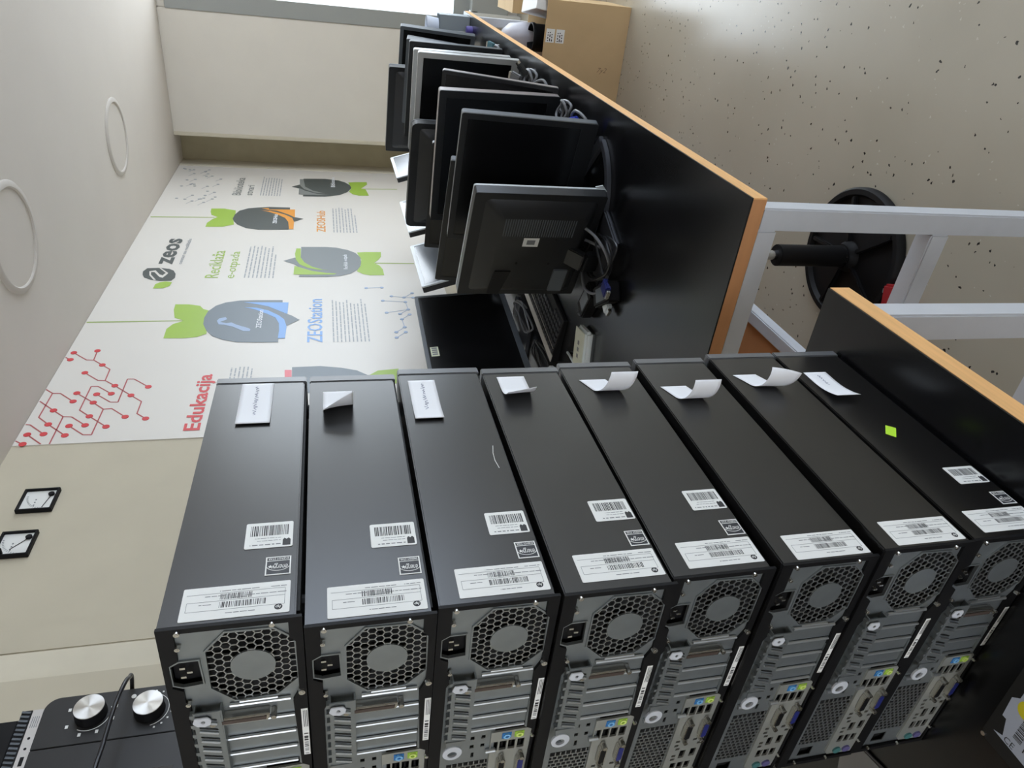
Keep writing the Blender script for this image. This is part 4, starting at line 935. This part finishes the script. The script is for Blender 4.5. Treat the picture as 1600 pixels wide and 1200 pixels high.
# keyboard
t = thing('keyboard', 'black computer keyboard with a silver strip along its back edge', 'keyboard', (-1.000, 2.120, z), math.radians(-10))
mb = MB(); L2 = 0.2235
mb.add([(-0.085, -L2, 0), (0.080, -L2, 0), (0.080, L2, 0), (-0.085, L2, 0), (-0.085, -L2, 0.026), (0.080, -L2, 0.012), (0.080, L2, 0.012), (-0.085, L2, 0.026)],
       [(0, 3, 2, 1), (4, 5, 6, 7), (0, 1, 5, 4), (1, 2, 6, 5), (2, 3, 7, 6), (3, 0, 4, 7)])
mb.build('keyboard_body', BLK, t, bevel=0.002)
mb = MB(); mb.add([(-0.086, -L2, 0.0262), (-0.060, -L2, 0.0240), (-0.060, L2, 0.0240), (-0.086, L2, 0.0262), (-0.086, -L2, 0.0285), (-0.060, -L2, 0.0265), (-0.060, L2, 0.0265), (-0.086, L2, 0.0285)],
       [(0, 3, 2, 1), (4, 5, 6, 7), (0, 1, 5, 4), (1, 2, 6, 5), (2, 3, 7, 6), (3, 0, 4, 7)])
mb.build('silver_strip', PCSIL, t, bevel=0.001)
mb = MB(); mb.bar((-0.038, -L2 + 0.01, 0.0243), (-0.038, L2 - 0.01, 0.0243), 0.0015, 0.002); mb.build('trim_line', PCSIL, t)
key0 = None; nk = 0
for r_ in range(6):
    for c_ in range(21):
        if c_ in (15,) or (r_ == 5 and 4 <= c_ <= 8) or nk >= 118: continue
        x = -0.048 + r_ * 0.0205 + (0.004 if r_ else 0); y = -L2 + 0.017 + c_ * 0.0205
        zz = 0.026 - (x + 0.085) / 0.165 * 0.014
        if key0 is None:
            kb = MB(); kb.add([(-0.009, -0.009, 0), (0.009, -0.009, 0), (0.009, 0.009, 0), (-0.009, 0.009, 0), (-0.007, -0.007, 0.007), (0.007, -0.007, 0.007), (0.007, 0.007, 0.007), (-0.007, 0.007, 0.007)],
                   [(4, 5, 6, 7), (0, 1, 5, 4), (1, 2, 6, 5), (2, 3, 7, 6), (3, 0, 4, 7)])
            key0 = kb.build('key', mat('key_plastic', (34, 35, 40), 0.45), t); o = key0
        else:
            o = key0.copy(); COL.objects.link(o); o.parent = t
        o.location = (x, y, zz - 0.002); nk += 1

# router
t = thing('router', 'small white network box on the bench behind the stack of computers', 'network box', (-0.950, 1.695, z), math.radians(8))
MB().box(-0.060, 0.060, -0.040, 0.040, 0.0, 0.026).build('router_body', SWW, t, bevel=0.008)
MB().box(-0.056, 0.056, -0.036, 0.036, 0.0255, 0.0285).build('router_lid', SWC, t, bevel=0.001)
for i in range(3): MB().box(-0.03 + i * 0.02, -0.018 + i * 0.02, -0.005, 0.008, 0.0283, 0.0289).build('port_mark', GREYINK, t)

# crate with small parts at the far end of the bench
t = thing('parts_crate', 'grey plastic box with a white label at the far end of the bench', 'crate', (-0.345, 3.960, z))
mb = MB(); mb.box(-0.055, 0.055, -0.06, -0.057, 0, 0.15); mb.box(-0.055, 0.055, 0.057, 0.06, 0, 0.15); mb.box(-0.055, -0.052, -0.057, 0.057, 0, 0.15); mb.box(0.052, 0.055, -0.057, 0.057, 0, 0.15); mb.box(-0.055, 0.055, -0.06, 0.06, 0, 0.003)
mb.build('crate_body', CRATEM, t, bevel=0.001)
MB().box(-0.045, -0.012, -0.0612, -0.060, 0.01, 0.085).build('crate_label', WHITEP, t)
t = thing('plastic_cup', 'clear plastic tub standing up out of the grey box on the bench', 'tub', (-0.352, 3.960, z + 0.1515))
n = 20; mb = MB(); mb.lathe([(0.040, 0), (0.048, 0.058), (0.050, 0.06), (0.047, 0.058), (0.039, 0.002)], n=20); mb.build('tub_wall', mat('frosted_plastic', (225, 232, 246), 0.35), t, smooth=True)
def spool(x, y, zz, r, h, mt, label, nm='bottle_cap', cat='cap'):
    o = MB().cyl((0, 0, 0), (0, 0, h), r, r * 0.92, 18).build(nm, mt, None, bevel=0.002, loc=(x, y, zz)); tag(o, label, cat)
spool(-0.300 - 0.045, 3.83, z, 0.022, 0.03, PURPLE, 'small purple cap in front of the grey box on the bench')
spool(-0.375, 3.855, z, 0.012, 0.035, BLK, 'small black cap in front of the grey box on the bench')

# ================================================================= on the near bench: the hard drive
t = thing('hard_drive', 'bare hard drive with a silver label and a yellow spot on the near bench', 'hard drive', (-0.6165, 0.284, z), math.radians(1.5))
MB().box(-0.0735, 0.0735, -0.0508, 0.0508, 0, 0.022).build('drive_body', HDDB, t, bevel=0.002)
MB().plate([(-0.0735, -0.05), (0.0735, -0.05), (0.0735, 0.05), (-0.066, 0.05), (-0.0735, 0.042)], [], lambda a, b, s: (a, b, s), 0.022, 0.0245).build('drive_lid', HDDB, t, bevel=0.0008)
MB().plate([(-0.058, -0.046), (0.060, -0.046), (0.060, 0.036), (0.004, 0.036), (-0.003, 0.043), (-0.030, 0.041), (-0.030, 0.036), (-0.050, 0.030), (-0.054, 0.040)], [], lambda a, b, s: (a, b, s), 0.0245, 0.0248).build('drive_label', HDDL, t)
mb = MB(); r = random.Random(9)
x = -0.040
while x < 0.0:
    mb.box(x, x + 0.0008, 0.012, 0.022, 0.0248, 0.0249); x += 0.0008 + r.random() * 0.0018
letter(mb, 'CE', (-0.0535, 0.0275, 0.02485), (0, -1, 0), (1, 0, 0), 0.012, 0.0075, 0.0)
dashes(mb, (-0.045, 0.006, 0.02485), (1, 0, 0), (0, 1, 0), 0.05, 6, 0.006, 0.0014, r, 0.3, 5)
mb.build('drive_print', INK, t)
MB().cyl((-0.002, 0.024, 0.0248), (-0.002, 0.024, 0.0251), 0.0105, n=24).build('yellow_spot', YEL, t)
for a, b in ((-0.069, 0.046), (0.069, 0.046), (-0.069, -0.046), (0.069, -0.046), (-0.069, 0.0)):
    MB().cyl((a, b, 0.0245), (a, b, 0.0262), 0.0026, n=12).build('screw', SCREW, t)

# ================================================================= floor things
FT = (-0.640, 1.650)
t = thing('stool', 'black swivel stool with a round ribbed foot and chrome lift, pushed under the long bench', 'stool', (FT[0], FT[1], 0))
mb = MB(); mb.lathe([(0.186, 0.0), (0.192, 0.006), (0.192, 0.022), (0.186, 0.030), (0.172, 0.030), (0.165, 0.018), (0.04, 0.026)], n=64); mb.build('foot_disc', BLK, t, smooth=True)
for k in range(5):
    a = math.radians(72 * k + 20); MB().bar((0.03 * math.cos(a), 0.03 * math.sin(a), 0.030), (0.168 * math.cos(a), 0.168 * math.sin(a), 0.023), 0.014, 0.014).build('foot_rib', BLK, t, bevel=0.003)
mb = MB(); mb.lathe([(0.046, 0.02), (0.042, 0.035), (0.034, 0.045), (0.034, 0.05)], n=24); mb.build('foot_hub', BLK, t, smooth=True)
MB().cyl((0, 0, 0.04), (0, 0, 0.262), 0.030, 0.030, 28).build('lift_sleeve', BLK, t, bevel=0.002)
MB().cyl((0, 0, 0.05), (0, 0, 0.056), 0.030, n=24).build('sleeve_ring', CHROME, t, bevel=0.001)
MB().cyl((0, 0, 0.262), (0, 0, 0.46), 0.0135, n=20).build('lift_rod', CHROME, t)
MB().cyl((0, 0, 0.46), (0, 0, 0.475), 0.09, n=28).build('seat_plate', BLK, t, bevel=0.002)
MB().lathe([(0.15, 0.475), (0.175, 0.485), (0.182, 0.51), (0.175, 0.535), (0.14, 0.545)], n=40).build('seat', MBLK, t, smooth=True)
for k, (x, y) in enumerate(((-0.545, 1.50), (-0.575, 1.455))):
    pass
t = thing('red_case', 'small red case with a metal catch on the floor beside the stool foot', 'case', (-0.690, 1.425, 0), math.radians(15))
MB().box(-0.055, 0.055, -0.030, 0.030, 0, 0.045).build('case_body', RED, t, bevel=0.006)
MB().box(0.03, 0.042, 0.030, 0.034, 0.02, 0.04).build('case_catch', CHROME, t, bevel=0.001)

# cardboard boxes and the rest at the end of the room
def carton(name, label, x0, x1, y0, y1, h, open_top=False, rz=0.0, print_=False, z0=0.0):
    cx, cy = (x0 + x1) / 2, (y0 + y1) / 2; a, b = (x1 - x0) / 2, (y1 - y0) / 2; th = 0.005
    t = thing(name, label, 'box', (cx, cy, z0), rz)
    for nm, bb in (('box_wall', (-a, a, -b, -b + th)), ('box_wall', (-a, a, b - th, b)), ('box_wall', (-a, -a + th, -b + th, b - th)), ('box_wall', (a - th, a, -b + th, b - th))):
        MB().box(*bb, 0.0, h).build(nm, CARD, t, bevel=0.0012)
    MB().box(-a + th, a - th, -b + th, b - th, 0, th).build('box_bottom', CARD, t)
    if not open_top:
        MB().box(-a, a, -b, -0.001, h, h + 0.004).build('box_flap', CARD, t); MB().box(-a, a, 0.001, b, h, h + 0.004).build('box_flap', CARD, t)
    if print_:
        for i, (u0, u1) in enumerate(((a - 0.135, a - 0.095), (a - 0.088, a - 0.048))):
            pass
    return t
t = carton('cardboard_box', 'large open cardboard box beside the long bench, two white labels at its corner', -0.745, -0.165, 3.680, 4.030, 0.425, open_top=True)
for zz0 in (0.375, 0.325):
    MB().box(0.125 - 0.02, 0.165 + 0.0, -0.1764, -0.1752, zz0, zz0 + 0.042).build('box_label', WHITEP, t)
    mb = MB(); dashes(mb, (0.110, -0.1766, zz0 + 0.03), (1, 0, 0), (0, 0, 1), 0.045, 3, 0.010, 0.005, random.Random(4), 0.2, 2); mb.build('label_print', INK, t)
mb = MB(); letter(mb, '7y2', (-0.02, -0.1762, 0.13), (0, 0, -1), (1, 0, 0), 0.05, 0.03, -0.01, 0.3); mb.build('pen_scrawl', mat('pencil_brown', (118, 96, 72), 0.8), t)
carton('cardboard_box', 'brown cardboard box farther back beneath the end window', -0.285, 0.150, 4.40, 4.80, 0.42)
t = thing('black_tub', 'black round tub standing in the large open cardboard box', 'tub', (-0.345, 3.790, 0.0055))
mb = MB(); mb.lathe([(0.055, 0), (0.064, 0.44), (0.068, 0.445), (0.068, 0.460), (0.062, 0.460), (0.05, 0.01)], n=32); mb.build('tub_body', BLK, t, smooth=True)
t = thing('plastic_bag', 'white crumpled plastic bag standing in the large open cardboard box', 'bag', (-0.370, 3.925, 0.0055))
mb = MB(); rb = random.Random(21); n = 18; prof = [(0.05, 0.0), (0.065, 0.08), (0.07, 0.22), (0.075, 0.38), (0.085, 0.47), (0.075, 0.53), (0.04, 0.57)]
vs = []
for r_, zz in prof:
    for i in range(n):
        a = 2 * math.pi * i / n; q = r_ * (1 + 0.12 * math.sin(3 * a + zz * 9) + 0.05 * rb.random()); vs.append((q * math.cos(a), q * math.sin(a), zz))
fs = [(k * n + i, k * n + (i + 1) % n, (k + 1) * n + (i + 1) % n, (k + 1) * n + i) for k in range(len(prof) - 1) for i in range(n)] + [tuple(range(n - 1, -1, -1)), tuple(range((len(prof) - 1) * n, len(prof) * n))]
mb.add(vs, fs).build('bag_body', BAG, t, smooth=True, angle=60)
o = MB().box(-0.030, 0.030, -0.10, 0.10, -0.23, 0.23).build('paper_folder', WHITEP, None, bevel=0.002, loc=(-0.232, 3.850, 0.250), rot=(0.12, 0.12, 0.2)); tag(o, 'white paper folder standing in the right side of the large cardboard box', 'folder')

# ================================================================= oven and mini computers on the left, behind the stack
MX = -1.150; oy0, oy1 = 0.400, 0.878; oz0, oz1 = H + 0.215, H + 0.484
o = struct(MB().box(XL + 0.01, -1.11, 0.25, 0.93, oz0 - 0.030, oz0).build('trim_7', WOODD, bevel=0.002))
for yy in (0.34, 0.84):
    MB().bar((XL + 0.015, yy, oz0 - 0.26), (-1.20, yy, oz0 - 0.036), 0.02, 0.012).build('shelf_bracket', STEELW, o)
t = thing('microwave_oven', 'black microwave oven with two spun metal knobs, standing on the wall shelf', 'microwave', (MX, (oy0 + oy1) / 2, oz0), 0)
hw = (oy1 - oy0) / 2; hz = oz1 - oz0
def orr(y0, y1, z0, z1, r, rc):
    pts = []
    for k, (py, pz, a0) in enumerate(((y1 - r, z1 - r, 0), (y0 + r, z1 - r, 90), (y0 + r, z0 + r, 180), (y1 - r, z0 + r, 270))):
        for q in range(6):
            a = math.radians(a0 + 18 * q); pts.append((py + r * math.cos(a), pz + r * math.sin(a)))
    return pts
MB().plate(orr(-hw, hw, 0.01, hz, 0.02, 0), [], lambda a, b, s: (s, a, b), -0.36, -0.020).build('oven_body', MWBLK, t, bevel=0.002)
yd = oy1 - 0.0915 - (oy0 + oy1) / 2
pan = [(yd + 0.0006, 0.01), (hw, 0.01)] + [(hw - 0.022 + 0.022 * math.cos(math.radians(q)), hz - 0.022 + 0.022 * math.sin(math.radians(q))) for q in range(0, 91, 15)] + [(yd + 0.0006, hz)]
MB().plate(pan, [], lambda a, b, s: (s, a, b), -0.0195, 0.0).build('control_panel', MWBLK, t, bevel=0.0008)
MB().plate([(-hw, 0.01), (yd - 0.0008, 0.01), (yd - 0.0008, hz), (-hw, hz)], [], lambda a, b, s: (s, a, b), -0.0195, 0.0).build('oven_door', MWBLK, t, bevel=0.001)
MB().plate([(-hw + 0.04, 0.05), (yd - 0.06, 0.05), (yd - 0.06, hz - 0.04), (-hw + 0.04, hz - 0.04)], [], lambda a, b, s: (s, a, b), 0.0, 0.001).build('door_window', MWDOOR, t)
for a, b in ((-0.2, 0.005), (0.2, 0.005)):
    MB().cyl((-0.05, a, 0), (-0.05, a, 0.011), 0.012, n=14).build('oven_foot', BLK, t)
for kk, (yk, zk, nm) in enumerate(((0.838 - 0.639, H + 0.408 - oz0, 'power_knob'), (0.832 - 0.639, H + 0.318 - oz0, 'timer_knob'))):
    kb = MB().cyl((0, yk, zk), (0.020, yk, zk), 0.0245, 0.0235, 40).build(nm, BLK, t, bevel=0.001)
    MB().cyl((0, 0, 0), (0.0015, 0, 0), 0.0230, n=40).build('knob_cap', BRUSH, kb, bevel=0.0006, loc=(0.020, yk, zk))
    n = 48; a0, a1 = (150, 290) if kk == 0 else (190, 395); mb = MB(); pr = None
    for i in range(n + 1):
        a = math.radians(a0 + (a1 - a0) * i / n); p = (0.0008, yk + 0.030 * math.cos(a), zk + 0.030 * math.sin(a))
        if pr: mb.bar(pr, p, 0.0009, 0.0004, (1, 0, 0))
        pr = p
    if kk == 0:
        for ang in (70, 120, 165, 205, 250, 285): 
            a = math.radians(ang); mb.box(0.0004, 0.001, yk + 0.037 * math.cos(a) - 0.0028, yk + 0.037 * math.cos(a) + 0.0028, zk + 0.037 * math.sin(a) - 0.0022, zk + 0.037 * math.sin(a) + 0.0022)
    else:
        for i in range(11):
            a = math.radians(200 + 19 * i); mb.box(0.0004, 0.001, yk + 0.036 * math.cos(a) - 0.0014, yk + 0.036 * math.cos(a) + 0.0014, zk + 0.036 * math.sin(a) - 0.0014, zk + 0.036 * math.sin(a) + 0.0014)
        mb.cyl((0.0004, yk + 0.030, zk + 0.030), (0.001, yk + 0.030, zk + 0.030), 0.004, n=10)
    mb.build('dial_marks', METERW, t)
# mini computer with silver front lying on the oven, a second black one on top
t = thing('mini_computer', 'mini computer with a silver port strip lying on the microwave oven', 'computer', (MX - 0.005, 0.776, oz1 + 0.0005))
MB().box(-0.175, -0.004, -0.0885, 0.0885, 0.0, 0.034).build('mini_case', MBLK, t, bevel=0.003)
fp = MB().box(-0.004, 0.0, -0.0885, 0.0885, 0.0005, 0.0175).build('port_strip', PCSIL, t, bevel=0.0008)
for y_, w_, h_ in ((-0.003, 0.0075, 0.0055), (-0.030, 0.0075, 0.0055)):
    MB().box(0.0, 0.0004, y_ - w_, y_ + w_, 0.0075 - h_ / 2 + 0.001, 0.0075 + h_ / 2 + 0.001).build('usb_port', BLK, fp)
for y_ in (0.036, 0.018):
    MB().cyl((0.0, y_, 0.009), (0.0004, y_, 0.009), 0.0022, n=12).build('audio_jack', BLK, fp)
mb = MB()
for i in range(4): mb.box(0, 0.0003, 0.055, 0.075, 0.004 + i * 0.003, 0.005 + i * 0.003)
mb.build('fcc_print', GREYINK, fp)
MB().box(-0.004, -0.001, -0.0885, 0.0885, 0.0185, 0.034).build('vent_panel', DARK, t)
for i in range(22):
    yv = -0.083 + i * 0.0079; MB().bar((0.0, yv, 0.0195), (0.0, yv + 0.003, 0.0332), 0.0034, 0.0026, (1, 0, 0)).build('vent_fin', MGRY, t)
t = thing('mini_computer', 'black mini computer lying on top of the one with the silver strip', 'computer', (MX - 0.010, 0.766, oz1 + 0.036))
MB().box(-0.175, -0.002, -0.0885, 0.0885, 0.0, 0.036).build('mini_case', MBLK, t, bevel=0.003)
MB().box(-0.002, 0.0, -0.085, 0.085, 0.002, 0.034).build('mini_front', BLK, t, bevel=0.0006)
# the oven's lead, passing in front of its panel
cz = H
pts = [(-1.30, 0.884, cz + 0.38), (-1.145, 0.890, cz + 0.356), (-1.112, 0.872, cz + 0.352), (-1.095, 0.845, cz + 0.352), (-1.09, 0.80, cz + 0.356), (-1.09, 0.74, cz + 0.358), (-1.09, 0.68, cz + 0.360), (-1.10, 0.60, cz + 0.35), (-1.105, 0.50, cz + 0.30), (-1.10, 0.42, cz + 0.19)]
c0 = Vector(pts[0]); t = thing('oven_cable', 'grey-black power cord looping across the knobs of the microwave oven', 'cable', (c0.x, c0.y, oz0))
MB().tube([Vector(p) - Vector((c0.x, c0.y, oz0)) for p in pts], 0.0036, 9).build('cord_run', CABLE, t, smooth=True)

# scrap of clear packing beside the bottom computer
o = MB().box(-0.06, 0.06, -0.04, 0.04, 0, 0.006).build('packing_sheet', mat('dull_packing_foil', (120, 118, 118), 0.35), None, bevel=0.002, loc=(-0.965, 0.425, z), rot=(0, 0, 0.3)); tag(o, 'grey flat packet lying beside the left end of the bottom computer', 'packet')
